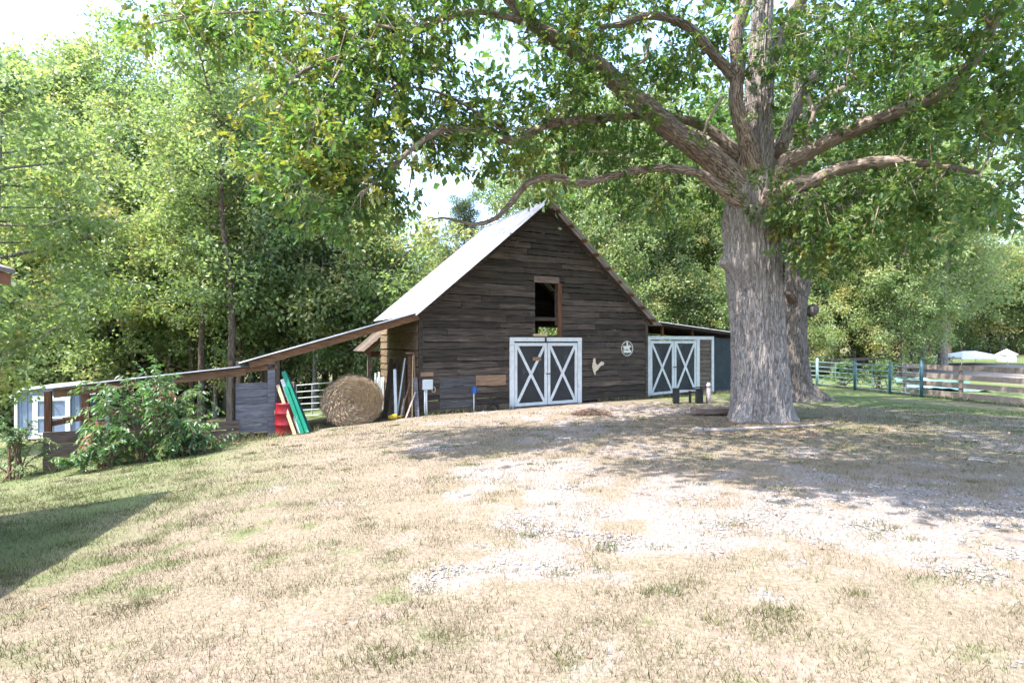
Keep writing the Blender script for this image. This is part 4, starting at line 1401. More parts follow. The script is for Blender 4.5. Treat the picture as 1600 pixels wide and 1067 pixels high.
# odd boards nailed over the front: fresh plank, rusty strip, grey patch
for (x0, y0, x1, y1, mt, yy) in ((742, 586, 789, 600, 'tan_plank', -.055), (656, 581, 676, 587, 'tan_plank', -.055), (686, 590, 742, 634, 'patch_tin', -.052), (833, 431, 872, 443, 'low_plank', -.055), (870, 443, 876, 527, 'red_post', -.058), (832, 521, 853, 525, 'pale_timber', -.062)):
    u0, z1 = bl(x0, y0); u1, z0 = bl(x1, y1)
    if mt == 'patch_tin':
        k = 6
        for i in range(k):
            board(front_wall, M[mt], (u0, u1), (u0, u1), z0 + (z1 - z0) * i / k, z0 + (z1 - z0) * (i + 1) / k + .01, -.035, 0.012, 0.018, name='patch_board', wob=.004)
    else:
        board(front_wall, M[mt], (u0, u1), (u0, u1), z0, z1, yy - .004, 0.02, 0.006, name='patch_board', wob=.004, seg=3)
board(front_wall, M['barn_wood'], (-0.03, 0.09), (-0.03, 0.09), gl(0) + .03, EH - .02, -0.04, 0.02, 0.004, name='corner_board', seg=2)
board(front_wall, M['barn_wood'], (BW - .09, BW + .03), (BW - .09, BW + .03), gl(BW) + .03, EH - .02, -0.04, 0.02, 0.004, name='corner_board', seg=2)


def wall_frame(name, loc, rz, L, top):
    m = MB()
    for u in np.linspace(0.05, L - 0.05, 5):
        m.beam((u, 0.09, -0.1), (u, 0.09, top), 0.10, 0.10, (0, 1, 0))
    m.beam((0.1, 0.09, top - .07), (L - .1, 0.09, top - .07), 0.10, 0.12)
    o = mesh_obj(name, m.v, m.f, M['old_timber'], barn, False)
    o.location = loc
    o.rotation_euler = (0, 0, rz)
    return o


lw = wall_frame('left_wall', (0, BD, 0), R(-90), BD, EH - .05)
side_board_rows(lw, M['side_wood'], BD - 0.05, EH, False, [], low=lambda u: gl(0, 2) + 0.06, hgt=(0.22, 0.30), joints=False, sagmax=0.03)
rw = wall_frame('right_wall', (BW, 0, 0), R(90), BD, EH - .05)
side_board_rows(rw, M['side_wood'], BD, EH, False, [], hgt=(0.24, 0.3), joints=False, left=0.1)
bw = wall_frame('rear_wall', (BW, BD, 0), R(180), BW, EH - .05)
side_board_rows(bw, M['barn_wood'], BW, RH - .15, True, [(0.7, 2.5, 2.60, 2.96)], hgt=(0.28, 0.36), joints=False, gap=(-0.02, -0.01))
fl = MB().box((BW / 2, BD / 2 + .1, 2.36), (BW - .25, BD - .3, 0.06))
fl.build('loft_floor', M['old_timber'], barn)
for u in (4.2, 5.1):
    MB().beam((u, 2.6, 2.4), (u, 2.6, 3.2), 0.10, 0.10, (0, 1, 0)).build('loft_post', M['old_timber'], barn)
MB().beam((0.2, 2.6, 3.25), (BW - .2, 2.6, 3.25), 0.14, 0.16).build('tie_beam', M['old_timber'], barn)

# roof
OV = 0.42
roof = MB()
roof.beam((BW / 2, -OV + .12, RH - .10), (BW / 2, BD + .25, RH - .10), 0.08, 0.14)
roof = roof.build('roof', M['beam_wood'], barn, recentre=False)
for s in (0, 1):
    ue = -0.10 if s == 0 else BW + 0.30
    uc = BW / 2
    ze = EH + PITCH * (ue if s == 0 else BW - ue)
    for y in np.linspace(0.18, BD - .15, 6):
        MB().beam((ue + (0.1 if s == 0 else -.1), y, ze - .03), (uc, y, RH - .12), 0.06, 0.13, (0, 0, 1)).build('rafter', M['old_timber'], roof)
    L = math.hypot(uc - ue, RH - ze)
    nx_, nz_ = -(RH - ze) / L, (uc - ue) / L
    if s:
        nz_, nx_ = abs(nz_), abs(nx_)
    for i in range(9):
        t = (i + 0.35) / 9
        u, z = ue + (uc - ue) * t, ze + (RH - ze) * t
        off = 0.045
        MB().beam((u + nx_ * off, -OV + .05 + rnd.uniform(0, .05), z + nz_ * off), (u + nx_ * off, BD + .2, z + nz_ * off), 0.12, 0.045, (nx_, 0, nz_)).build('purlin', M['rust'] if False else M['beam_wood'], roof)


def sheet(parent, o, along, across, n, L, W, mat, name='roofing_sheet', ridges=4, h=0.034, th=0.004, waves=None, uneven=0.0):
    """crimped metal sheet: o = corner, along = run (length L), across = width W, n = up"""
    o, along, across, n = Vector(o), Vector(along).normalized(), Vector(across).normalized(), Vector(n).normalized()
    xs = [0.0]
    hs = [0.0]
    for k in range(ridges):
        c = W * (k + 0.5) / ridges
        w = min(0.035, W / ridges / 3)
        xs += [c - w, c, c + w]
        hs += [0, h, 0]
    xs.append(W); hs.append(h * .6)
    v, f = [], []
    k = len(xs)
    S = 2
    for side in (0, 1):
        for j in range(S + 1):
            lift = [rnd.uniform(-uneven, uneven) for _ in range(2)]
            for i in range(k):
                e = lift[0] + (lift[1] - lift[0]) * i / k
                v.append(o + along * (L * j / S) + across * xs[i] + n * (hs[i] + e - side * th))
    m = k * (S + 1)
    for j in range(S):
        for i in range(k - 1):
            a = j * k + i
            f.append((a, a + 1, a + 1 + k, a + k))
            f.append((m + a + k, m + a + 1 + k, m + a + 1, m + a))
    for i in range(k - 1):
        f.append((i + 1, i, m + i, m + i + 1))
        e = S * k + i
        f.append((e, e + 1, m + e + 1, m + e))
    for j in range(S):
        f.append((j * k, j * k + k, m + j * k + k, m + j * k))
        q = j * k + k - 1
        f.append((q + k, q, m + q, m + q + k))
    return mesh_obj(name, v, f, mat, parent, True)


for s in (0, 1):
    ue = -0.16 if s == 0 else BW + 0.36
    ze = EH + PITCH * (ue if s == 0 else BW - ue)
    L = math.hypot(BW / 2 - ue, RH - ze)
    al = Vector((BW / 2 - ue, 0, RH - ze)).normalized()
    nn = Vector((-al.z, 0, al.x)) if s == 0 else Vector((al.z, 0, -al.x))
    if nn.z < 0:
        nn = -nn
    wS = 0.68
    y = -OV
    while y < BD + .25:
        sheet(roof, Vector((ue, y, ze)) + nn * 0.075, al, (0, 1, 0), nn, L + .02, wS + .015, M['galv'] if s == 0 else M['old_tin'], uneven=0.006)
        y += wS
MB().tube([(BW / 2, -OV - .02, RH + .075), (BW / 2, BD + .3, RH + .075)], .07, 8).build('ridge_cap', M['galv'], roof)
# rake boards under the overhang, on the gable
for s in (0, 1):
    ue = 0.0 if s == 0 else BW
    a = Vector((ue, -0.06, EH - .04)); b = Vector((BW / 2, -0.06, RH - .06))
    MB().beam(a, b, 0.03, 0.13, (0, 0, 1)).build('rake_board', M['barn_wood'], roof)


# the pair of white X doors in their frame
def x_doors(parent, u0, u1, z_l, z_r, ztop, y, panel_right=None):
    """frame and two leaves on the plane y; foot slopes from z_l to z_r"""
    W = u1 - u0
    fr = MB()
    jw = 0.17
    zf = lambda u: z_l + (z_r - z_l) * (u - u0) / W
    fr.beam((u0 + jw / 2, y - .03, zf(u0)), (u0 + jw / 2, y - .03, ztop), jw, 0.05, (0, 1, 0))
    fr.beam((u1 - jw / 2, y - .03, zf(u1)), (u1 - jw / 2, y - .03, ztop), jw, 0.05, (0, 1, 0))
    fr.beam((u0, y - .034, ztop + .07), (u1, y - .034, ztop + .07), 0.05, 0.14)
    fo = fr.build('door_frame', M['white_paint'], parent)
    mid = (u0 + u1) / 2 + 0.02
    top = ztop - 0.05
    for s, (a, b) in enumerate(((u0 + jw + .015, mid - .012), (mid + .012, u1 - jw - .015))):
        za, zb = zf(a) + .04, zf(b) + .04
        sw = 0.105
        leaf = MB().add([(a, y - .012, za), (b, y - .012, zb), (b, y - .012, top), (a, y - .012, top), (a, y + .012, za), (b, y + .012, zb), (b, y + .012, top), (a, y + .012, top)],
                        [(0, 1, 2, 3), (7, 6, 5, 4), (1, 0, 4, 5), (2, 1, 5, 6), (3, 2, 6, 7), (0, 3, 7, 4)]).build('barn_door', M['door_panel'], parent)
        off = leaf.location.copy()

        def piece(nm, p, q, w, t, dy, up=(0, 1, 0), mt='white_paint'):
            o = MB().beam(p, q, w, t, up).build(nm, M[mt], leaf)
            o.location = o.location - off + Vector((0, dy, 0))
            return o
        ys = y - .028
        piece('stile', (a + sw / 2, ys, za), (a + sw / 2, ys, top), sw, .03, 0)
        piece('stile', (b - sw / 2, ys, zb), (b - sw / 2, ys, top), sw, .03, 0)
        piece('rail', (a + sw, ys, top - sw / 2), (b - sw, ys, top - sw / 2), sw, .028, .001)
        piece('rail', (a + sw, ys, za + sw / 2), (b - sw, ys, zb + sw / 2), sw, .028, .001)
        piece('cross_brace', (a + sw, ys, za + sw), (b - sw, ys, top - sw), .095, .026, -.001)
        piece('cross_brace', (a + sw, ys, top - sw), (b - sw, ys, zb + sw), .095, .026, .0045)
        if s == 1:
            piece('latch', (a - .07, ys - .028, (za + top) / 2), (a + .10, ys - .028, (za + top) / 2), .035, .03, 0, mt='iron')
    return fo


zl, zr = bl(795, 637)[1], bl(907, 629)[1]
x_doors(barn, D1[0], D1[1], zl, zr, D1[3] - .13, -.03)
u_, z_ = bl(838, 560, -.03)
MB().box((u_, -.062, z_), (.34, .03, .13)).build('name_board', M['tan_plank'], barn)
u_, z_ = bl(851, 531, -.03)
MB().box((u_, -.105, z_ + .01), (.05, .04, .16)).build('door_hasp', M['iron'], barn)

# ---------------------------------------------------------------- side shed on the barn's right
SY = 0.25
shed = in_barn('side_shed', 'low side shed with white X doors and dark tar wall against the barn', 'shed', BW + .06, SY, 0.0)


def sl(px, py):
    u, z = bl(px, py, SY)
    return u - BW - .06, z


su0, su1 = sl(1008, 560)[0], sl(1091, 560)[0]
stop = sl(1050, 524)[1]
s_zl, s_zr = sl(1008, 620)[1], sl(1091, 612)[1]
x_doors(shed, su0 + .02, su1, s_zl + .02, s_zr + .02, stop - .16, -.03)
ue1 = sl(1114, 560)[0]
zb1 = sl(1114, 612)[1]
# ribbed panel between the doors and the white corner post
pn = MB().box(((su1 + ue1 - .13) / 2, 0.03, (zb1 + stop) / 2 - .07), (ue1 - .13 - su1 - .01, .02, stop - zb1 - .14)).build('rib_panel', M['old_timber'], shed)
k = 13
for i in range(k):
    z0 = zb1 + .02 + (stop - .15 - zb1) * i / k
    o = MB().box(((su1 + ue1 - .13) / 2, -.005, z0 + .07), (ue1 - .13 - su1 - .02, .028, .085), Matrix.Rotation(R(-22), 3, 'X')).build('rib', M['low_plank'], pn)
    o.location = o.location - pn.location
MB().beam((ue1 - .065, -.03, zb1 + .02), (ue1 - .065, -.03, stop - .16), .13, .06, (0, 1, 0)).build('corner_post', M['white_paint'], shed)
MB().beam((su1 + .005, -.034, stop - .09), (ue1, -.034, stop - .09), .05, .14).build('head_rail', M['white_paint'], shed)
uend = sl(1172, 560)[0]
ztr = sl(1140, 528)[1]
tw_ = MB().add([(ue1 + .005, -.01, zb1 - .1), (uend, -.01, zb1 - .1), (uend, -.01, ztr - .12), (ue1 + .005, -.01, stop - .06), (ue1 + .005, .05, zb1 - .1), (uend, .05, zb1 - .1), (uend, .05, ztr - .12), (ue1 + .005, .05, stop - .06)],
               [(0, 1, 2, 3), (7, 6, 5, 4), (1, 0, 4, 5), (2, 1, 5, 6), (3, 2, 6, 7), (0, 3, 7, 4)]).build('tar_wall', M['tar_wall'], shed)
for z in (.55, 1.15, 1.75):
    o = MB().box(((ue1 + uend) / 2, -.014, zb1 + z), (uend - ue1 - .05, .006, .02)).build('seam', M['tar_wall'], tw_)
    o.location = o.location - tw_.location
MB().box((uend, 1.8, 1.1), (.05, 3.6, 2.3)).build('end_wall', M['tar_wall'], shed)
MB().box((uend / 2, 3.6, 1.1), (uend, .05, 2.3)).build('rear_wall', M['barn_wood'], shed)
za_, zb_ = sl(1010, 503)[1], sl(1140, 521)[1]
ua_, ub_ = sl(1010, 503)[0], sl(1140, 521)[0]
slope = (zb_ - za_) / (ub_ - ua_)
rlen = uend + .25 - ua_
sal = Vector((1, 0, slope)).normalized()
snn = Vector((-slope, 0, 1)).normalized()
sroof = MB().beam((ua_, -.22, za_ - .03), (ua_ + rlen, -.22, za_ + slope * rlen - .03), .045, .11).build('shed_roof', M['barn_wood'], shed)
y = -.32
while y < 3.7:
    o = sheet(sroof, Vector((ua_ - .02, y, za_ + .03)), sal, (0, 1, 0), snn, rlen / sal.x, .70, M['old_tin'], uneven=.012)
    o.location = o.location - sroof.location
    y += .68
for yy in (.3, 1.2, 2.1, 3.0):
    o = MB().beam((ua_, yy, za_ - .05), (ua_ + rlen, yy, za_ + slope * rlen - .05), .06, .11).build('rafter', M['barn_wood'], sroof)
    o.location = o.location - sroof.location
for px in (1036, 1083):
    u, z = sl(px, 520)
    MB().beam((u, .05, stop - .05), (u, .05, za_ + slope * (u - ua_) - .06), .09, .09, (0, 1, 0)).build('stub_post', M['red_post'], shed)

# ---------------------------------------------------------------- ornaments on the front
u_, z_ = bl(929, 571)
ro = in_barn('rooster_ornament', 'cream tin rooster cut-out hung on the dark barn boards', 'wall ornament', u_, -.075, z_)
outl = [(-.10, -.22), (-.06, -.30), (-.02, -.30), (.0, -.22), (.10, -.15), (.17, -.05), (.24, .02), (.30, .0), (.36, .07), (.34, .14), (.25, .17), (.18, .12), (.10, .03), (.03, .06), (-.01, .15), (-.005, .25), (-.03, .31), (-.06, .33), (-.09, .30), (-.085, .26), (-.12, .24), (-.10, .20), (-.13, .10), (-.15, -.02), (-.12, -.13)]
MB().prism([(x * 1.08, y_ * .95) for x, y_ in outl], (0, 0, 0), (1, 0, 0), (0, 0, 1), (0, 1, 0), .012).build('body', M['cream_tin'], ro)
MB().prism([(-.085 * 1.08, .30 * .95), (-.07 * 1.08, .37 * .95), (-.045 * 1.08, .345 * .95), (-.02 * 1.08, .36 * .95), (-.02 * 1.08, .30 * .95)], (0, -.004, 0), (1, 0, 0), (0, 0, 1), (0, 1, 0), .01).build('comb', M['rust'], ro)
MB().tube([(-.04, .006, -.26), (-.06, .006, -.33)], .012, 5).tube([(-.01, .006, -.26), (.0, .006, -.33)], .012, 5).build('foot', M['cream_tin'], ro)
u_, z_ = bl(978, 544)
hs = in_barn('round_ornament', 'round white metal ornament of a rider on horseback on the barn wall', 'wall ornament', u_, -.075, z_)
rr_ = .275
MB().tube([(rr_ * math.sin(2 * math.pi * i / 28), 0, rr_ * math.cos(2 * math.pi * i / 28)) for i in range(29)], .011, 6, False).build('ring', M['sign_white'], hs)
sp_ = MB()
for i in range(16):
    a_ = 2 * math.pi * (i + .5) / 16
    r0_ = .20 if math.cos(a_) > -.2 else .14
    sp_.tube([(r0_ * math.sin(a_), .002, r0_ * math.cos(a_)), ((rr_ + .02) * math.sin(a_), .002, (rr_ + .02) * math.cos(a_))], .006, 4)
o = sp_.build('spoke', M['sign_white'], hs)
o['kind'] = 'stuff'
horse = [(-.19, -.02), (-.20, .05), (-.16, .08), (-.10, .07), (.03, .065), (.10, .10), (.15, .09), (.20, .05), (.195, .02), (.15, .035), (.12, -.01), (.11, -.06), (.15, -.09), (.13, -.13), (.11, -.125), (.115, -.10), (.07, -.07), (.06, -.13), (.035, -.13), (.035, -.05), (-.05, -.05), (-.07, -.13), (-.10, -.13), (-.09, -.06), (-.13, -.06), (-.16, -.13), (-.19, -.125), (-.16, -.05), (-.155, .03)]
MB().prism(horse, (0, -.006, .03), (1, 0, 0), (0, 0, 1), (0, 1, 0), .008).build('horse', M['sign_white'], hs)
MB().prism([(-.03, .06), (-.035, .12), (-.045, .17), (-.02, .19), (-.03, .21), (-.05, .215), (-.005, .255), (.03, .22), (.02, .20), (.015, .17), (.05, .13), (.035, .12), (.02, .06), (.03, -.0), (.0, -.01), (-.01, .05)], (0, -.012, .03), (1, 0, 0), (0, 0, 1), (0, 1, 0), .008).build('rider', M['sign_white'], hs)
MB().box((0, -.01, -.115), (.36, .012, .085)).build('name_plate', M['sign_white'], hs)

# ---------------------------------------------------------------- open lean-to reaching left from the barn
lt = in_barn('lean_to', 'open lean-to roof of tin on a brown beam, reaching from the barn', 'lean-to', -4.2, 0.0)
LT0 = lt.location.copy()
lz = LT0.z - B0.z


def lp(u, y, z):
    """barn coordinates -> lean-to coordinates"""
    return Vector((u + 4.2, y, z - lz))


uA, zA = bl(655, 490); uB, zB = bl(383, 567)
uA = -0.04
sl_ = (zA - zB) / (uA - uB)
al = Vector((uA - uB, 0, zA - zB)).normalized()
nn = Vector((-al.z, 0, al.x))
LTD = 3.6
lroof = MB().beam(lp(uB + .1, -.05, zB - .09 + .1 * sl_), lp(uA, -.05, zA - .09), .05, .19).build('lean_to_roof', M['beam_wood'], lt)


def reloc(o, par):
    o.location = o.location - par.location
    return o


y = -.2
while y < LTD:
    reloc(sheet(lroof, lp(uB - .15, y, zB - .15 * sl_ + .035 - .05 * y), al, (0, 1, -.05), nn, (Vector((uA - uB + .12, 0, 0)).length + .1) / al.x, .66, M['galv'], uneven=.015), lroof)
    y += .64
for yy in (1.0, 2.0, 3.0, 3.5):
    reloc(MB().beam(lp(uB + .1, yy, zB - .08 - .05 * yy), lp(uA, yy, zA - .08 - .05 * yy), .05, .16).build('rafter', M['beam_wood'], lroof), lroof)
for uu in (uB + .6, uB + 1.8, uB + 3.0, uB + 4.2):
    z = zB + (uu - uB) * sl_
    reloc(MB().beam(lp(uu, -.12, z + .01), lp(uu, LTD + .1, z + .01 - .05 * LTD), .09, .035).build('purlin', M['beam_wood'], lroof), lroof)
up_, zp_ = bl(424, 562)
MB().beam(lp(up_, .02, gl(up_) - .1), lp(up_, .02, zp_ + .06), .19, .05, (0, 1, 0)).build('post', M['grey_plank'], lt)
MB().beam(lp(up_ + .16, .16, gl(up_) - .1), lp(up_ + .16, .16, zp_ + .12), .12, .12, (0, 1, 0)).build('post', M['old_timber'], lt)
for yy in (1.8, 3.5):
    MB().beam(lp(up_, yy, gl(up_, yy) - .1), lp(up_, yy, zp_ - .05 * yy), .13, .13, (0, 1, 0)).build('post', M['old_timber'], lt)
# rear porch hood behind the barn's left wall
ph0, ph1 = bl(604, 520, BD + .2), bl(571, 549, BD + .2)
hal = Vector((ph0[0] - ph1[0], 0, ph0[1] - ph1[1])).normalized()
hnn = Vector((-hal.z, 0, hal.x))
hood = in_barn('porch_hood', 'small brown porch roof on a post behind the barn side wall', 'porch', ph1[0], BD + .2)
hz_ = hood.location.z - B0.z


def hp(u, y, z):
    return Vector((u - ph1[0], y - BD - .2, z - hz_))


hr = MB().beam(hp(ph1[0], BD + .2, ph1[1] - .08), hp(ph0[0], BD + .2, ph0[1] - .08), .05, .17).build('hood_roof', M['beam_wood'], hood)
for i in range(3):
    o = sheet(hr, hp(ph1[0] - .1, BD + .08 + .62 * i, ph1[1] - .08 + .09), hal, (0, 1, 0), hnn, (ph0[0] - ph1[0]) / hal.x + .12, .64, M['old_timber'])
    o.location = o.location - hr.location
pu, pz = bl(577, 549, BD + .25)
MB().beam(hp(pu, BD + .3, gl(pu, BD + .3) - .1), hp(pu, BD + .3, pz - .06), .12, .12, (0, 1, 0)).build('post', M['post_wood'], hood)
MB().beam(hp(pu, BD + .26, pz - .75), hp(pu + .6, BD + .26, pz + .1), .06, .06, (0, 1, 0)).build('brace', M['post_wood'], hood)
MB().beam(hp(pu, BD + .35, ph1[1] - .1), hp(ph0[0] + .1, BD + .35, ph1[1] - .1), .05, .22).build('fascia', M['red_post'], hood)

# grey plank panel under the lean-to's outer end
pu0, pz1 = bl(368, 598, .04); pu1, pz0 = bl(433, 671, .04)
pb = MB().beam(lp(pu0 + .06, .12, pz0 - .25), lp(pu0 + .06, .12, zB + .05), .10, .10, (0, 1, 0))
pb.beam(lp(pu1 - .06, .12, pz0 - .25), lp(pu1 - .06, .12, pz1), .10, .10, (0, 1, 0))
pb = pb.build('plank_wall', M['old_timber'], lt)
k = 7
for i in range(k):
    o = board(pb, M['grey_plank'], (pu0 + 4.2, pu1 + 4.2), (pu0 + 4.2, pu1 + 4.2), pz0 - lz + (pz1 - pz0) * i / k + .004, pz0 - lz + (pz1 - pz0) * (i + 1) / k - .004, .05, .024, .004, name='plank', wob=.006)
    o.location = o.location - pb.location
for px in (371, 393, 428):
    u, _ = bl(px, 680, .1)
    MB().box(lp(u, .12, (gl(u, .1) + pz0) / 2 - .06), (.15 if px != 393 else .09, .2, pz0 - gl(u, .1) + .14)).build('foot_block', M['low_plank'], lt)
MB().beam(lp(pu0, .10, pz0 - .03), lp(pu1, .10, pz0 - .03), .08, .05).build('sill', M['pale_timber'], lt)
MB().beam(lp(pu0 - .05, .02, zB - .22), lp(pu1, .02, zB - .10), .05, .13).build('head_beam', M['beam_wood'], lt)

# ---------------------------------------------------------------- low open shelter further left
c0u, c0z = bl(384, 573, -.1); c1u, c1z = bl(82, 607, -.1)
sh = in_barn('open_shelter', 'low open animal shelter with tin roof and plank sides behind the big bush', 'shelter', (c0u + c1u) / 2, 0.0)
shu = (c0u + c1u) / 2
shz = sh.location.z - B0.z


def hp2(u, y, z):
    return Vector((u - shu, y, z - shz))


ssl = (c0z - c1z) / (c0u - c1u)
al = Vector((1, 0, ssl)).normalized()
nn = Vector((-ssl, 0, 1)).normalized()
SHD = 2.5
sr = MB().beam(hp2(c1u, -.02, c1z - .12), hp2(c0u, -.02, c0z - .12), .06, .20).build('shelter_roof', M['beam_wood'], sh)
tilt_y = -0.075
y = -.15
while y < SHD:
    o = sheet(sr, hp2(c1u - .12, y, c1z - .12 * ssl + .01 + tilt_y * y), al, (0, 1, tilt_y), nn, (c0u - c1u + .2) / al.x, .70, M['galv'], uneven=.012)
    o.location = o.location - sr.location
    y += .68
for yy in (.8, 1.6, 2.4):
    o = MB().beam(hp2(c1u, yy, c1z - .1 + tilt_y * yy), hp2(c0u, yy, c0z - .1 + tilt_y * yy), .05, .14).build('rafter', M['beam_wood'], sr)
    o.location = o.location - sr.location
for px in (75, 134):
    u, _ = bl(px, 640, 0)
    MB().beam(hp2(u, .02, gl(u) - .15), hp2(u, .02, c1z + (u - c1u) * ssl - .05), .13, .12, (0, 1, 0)).build('post', M['red_post'], sh)
u, _ = bl(168, 640, .5)
MB().beam(hp2(u, .5, gl(u, .5) - .1), hp2(u, .5, c1z + (u - c1u) * ssl - .05), .08, .08, (0, 1, 0)).build('post', M['white_board'], sh)
for (u, yy) in ((c1u + .15, SHD - .2), (shu, SHD - .2), (c0u - .2, SHD - .2), (c0u - .4, .02)):
    MB().beam(hp2(u, yy, gl(u, yy) - .1), hp2(u, yy, c1z + (u - c1u) * ssl + tilt_y * yy - .05), .13, .13, (0, 1, 0)).build('post', M['old_timber'], sh)
# plank sides
w0, wz1 = bl(67, 675, -.08); w1, wz0 = bl(191, 728, -.08)
wz0b = gl(w0) + .02
side = MB().beam(hp2(w0 + .05, -.02, gl(w0) - .1), hp2(w0 + .05, -.02, wz1), .10, .08, (0, 1, 0)).build('side_wall', M['low_plank'], sh)
k = 3
for i in range(k):
    z0 = wz0b + (wz1 - wz0b) * i / k
    z1 = wz0b + (wz1 - wz0b) * (i + 1) / k
    o = board(side, M['low_plank'], (w0 - shu, w1 + .8 - shu), (w0 - shu, w1 + .8 - shu), z0 - shz + .006, z1 - shz - .006, -.06, .035, .004, name='plank', wob=.01, seg=6)
    o.location = o.location - side.location
r0, rz1 = bl(310, 660, -.08); r1, rz0 = bl(374, 690, -.08)
for i in range(3):
    zA_ = rz0 - .12 + (rz1 - rz0 + .12) * i / 3
    zB_ = rz0 - .12 + (rz1 - rz0 + .12) * (i + 1) / 3
    o = board(side, M['low_plank'], (w1 + .82 - shu, r1 - shu), (w1 + .82 - shu, r1 - shu), zA_ - shz + .006, zB_ - shz - .006, -.06, .035, .004, name='plank', wob=.01, seg=5)
    o.location = o.location - side.location
q0 = bl(78, 662, .06); q1 = bl(130, 648, .06)
MB().beam(hp2(q0[0], .08, q0[1]), hp2(q1[0] + 1.2, .08, q1[1] + .15), .04, .12).build('rail', M['red_post'], sh)
MB().beam(hp2(q0[0], 1.2, q0[1] - .05), hp2(q1[0] + 2.2, 1.2, q1[1] - .05), .04, .14).build('rail', M['low_plank'], sh)
e0 = bl(140, 606, 3.0); e1 = bl(168, 640, 3.0)
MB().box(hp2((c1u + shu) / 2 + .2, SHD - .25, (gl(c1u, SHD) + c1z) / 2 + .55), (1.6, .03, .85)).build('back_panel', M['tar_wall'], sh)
# brown trough in the shelter
tr = in_barn('feed_trough', 'brown wooden trough under the open shelter', 'trough', c1u + .95, 1.0)
MB().box((0, 0, .30), (.9, .5, .5)).box((0, 0, .57), (.96, .56, .05)).build('box', M['red_post'], tr)

# ---------------------------------------------------------------- blue garden shed with white trim, far left
gz = 24.5
gp0, gp1 = P(24, 680, gz), P(123, 676, gz)
gs = empty('garden_shed', (gp0.x, gp0.y, G((gp0.x + gp1.x) / 2, gz + .5) + .02), R(8), 'blue-grey garden shed with white trim and door at the left edge', 'shed')
gw = (gp1 - gp0).length
gh_ = (P(24, 614, gz) - P(24, 681, gz)).length
gd = 2.6
prof = [(0, 0), (gw, 0), (gw, gh_), (gw * .86, gh_ + .25), (gw * .5, gh_ + .40), (gw * .14, gh_ + .25), (0, gh_)]
body = MB().prism(prof, (0, 0, 0), (1, 0, 0), (0, 0, 1), (0, 1, 0), gd).build('wall', M['shed_blue'], gs)
n = 12
for i in range(1, n):
    x = gw * i / n
    if .28 * gw < x < .77 * gw:
        z0, z1 = gh_ + .02, gh_ + .36
        continue
    o = MB().box((x, -.008, gh_ / 2 + .05), (.035, .016, gh_ - .02)).build('batten', M['shed_blue'], body)
    o.location = o.location - body.location
rf = MB()
for (a, b) in (((0 - .12, gh_ - .10), (gw * .14, gh_ + .25)), ((gw * .14, gh_ + .25), (gw * .5, gh_ + .40)), ((gw * .5, gh_ + .40), (gw * .86, gh_ + .25)), ((gw * .86, gh_ + .25), (gw + .12, gh_ - .10))):
    rf.beam((a[0], -.12, a[1] + .05), (b[0], -.12, b[1] + .05), .05, .12)
    rf.add([(a[0], -.10, a[1] + .11), (b[0], -.10, b[1] + .11), (b[0], gd + .1, b[1] + .11), (a[0], gd + .1, a[1] + .11), (a[0], -.10, a[1] + .07), (b[0], -.10, b[1] + .07), (b[0], gd + .1, b[1] + .07), (a[0], gd + .1, a[1] + .07)],
           [(0, 1, 2, 3), (7, 6, 5, 4), (1, 0, 4, 5), (2, 1, 5, 6), (3, 2, 6, 7), (0, 3, 7, 4)])
rf.build('roof', M['trim_white'], gs)
for x in (.05, gw - .05):
    MB().beam((x, -.03, 0), (x, -.03, gh_), .12, .05, (0, 1, 0)).build('corner_trim', M['trim_white'], gs)
MB().box((gw / 2, -.05, .06), (gw, .06, .13)).build('base_trim', M['trim_white'], gs)
d0, d1 = gw * .28, gw * .77
dfr = MB()
dh = gh_ * .93
dfr.beam((d0, -.04, .12), (d0, -.04, dh), .13, .06, (0, 1, 0)).beam((d1, -.04, .12), (d1, -.04, dh), .13, .06, (0, 1, 0)).beam((d0 - .09, -.045, dh + .06), (d1 + .09, -.045, dh + .06), .06, .14)
dfr.build('door_frame', M['trim_white'], gs)
dr = MB().box(((d0 + d1) / 2, -.02, (dh + .12) / 2), (d1 - d0 - .13, .03, dh - .14)).build('door', M['shed_blue'], gs)
for (a, b, w) in (((d0 + .10, -.045, .14), (d0 + .10, -.045, dh), .07), (((d0 + d1) / 2, -.045, .14), ((d0 + d1) / 2, -.045, dh), .09), ((d1 - .10, -.045, .14), (d1 - .10, -.045, dh), .07)):
    o = MB().beam(a, b, w, .03, (0, 1, 0)).build('trim_strip', M['trim_white'], dr)
    o.location = o.location - dr.location
for zz in (.2, dh * .52, dh - .06):
    o = MB().box(((d0 + d1) / 2, -.05, zz), (d1 - d0 - .14, .03, .08)).build('trim_strip', M['trim_white'], dr)
    o.location = o.location - dr.location

# ---------------------------------------------------------------- the house whose roof corner and shadow come in from the left
HC = P(24, 428, 7.3)                    # tip of the eave
hd = Vector((0.30, -0.954, 0))          # along the eave, towards the camera side
hr_ = Vector((-0.954, -0.30, 0))        # into the house
HP = 0.42
hb = GV(HC.x - 2.2, HC.y - 2.0)
house = empty('house', (HC.x, HC.y, hb.z), 0, 'house whose shingled roof corner pokes in at the left edge', 'house')
hz0 = HC.z - hb.z
HL, HWD = 9.0, 4.5


def hq(s, t, z):
    return hd * s + hr_ * t + Vector((0, 0, z))


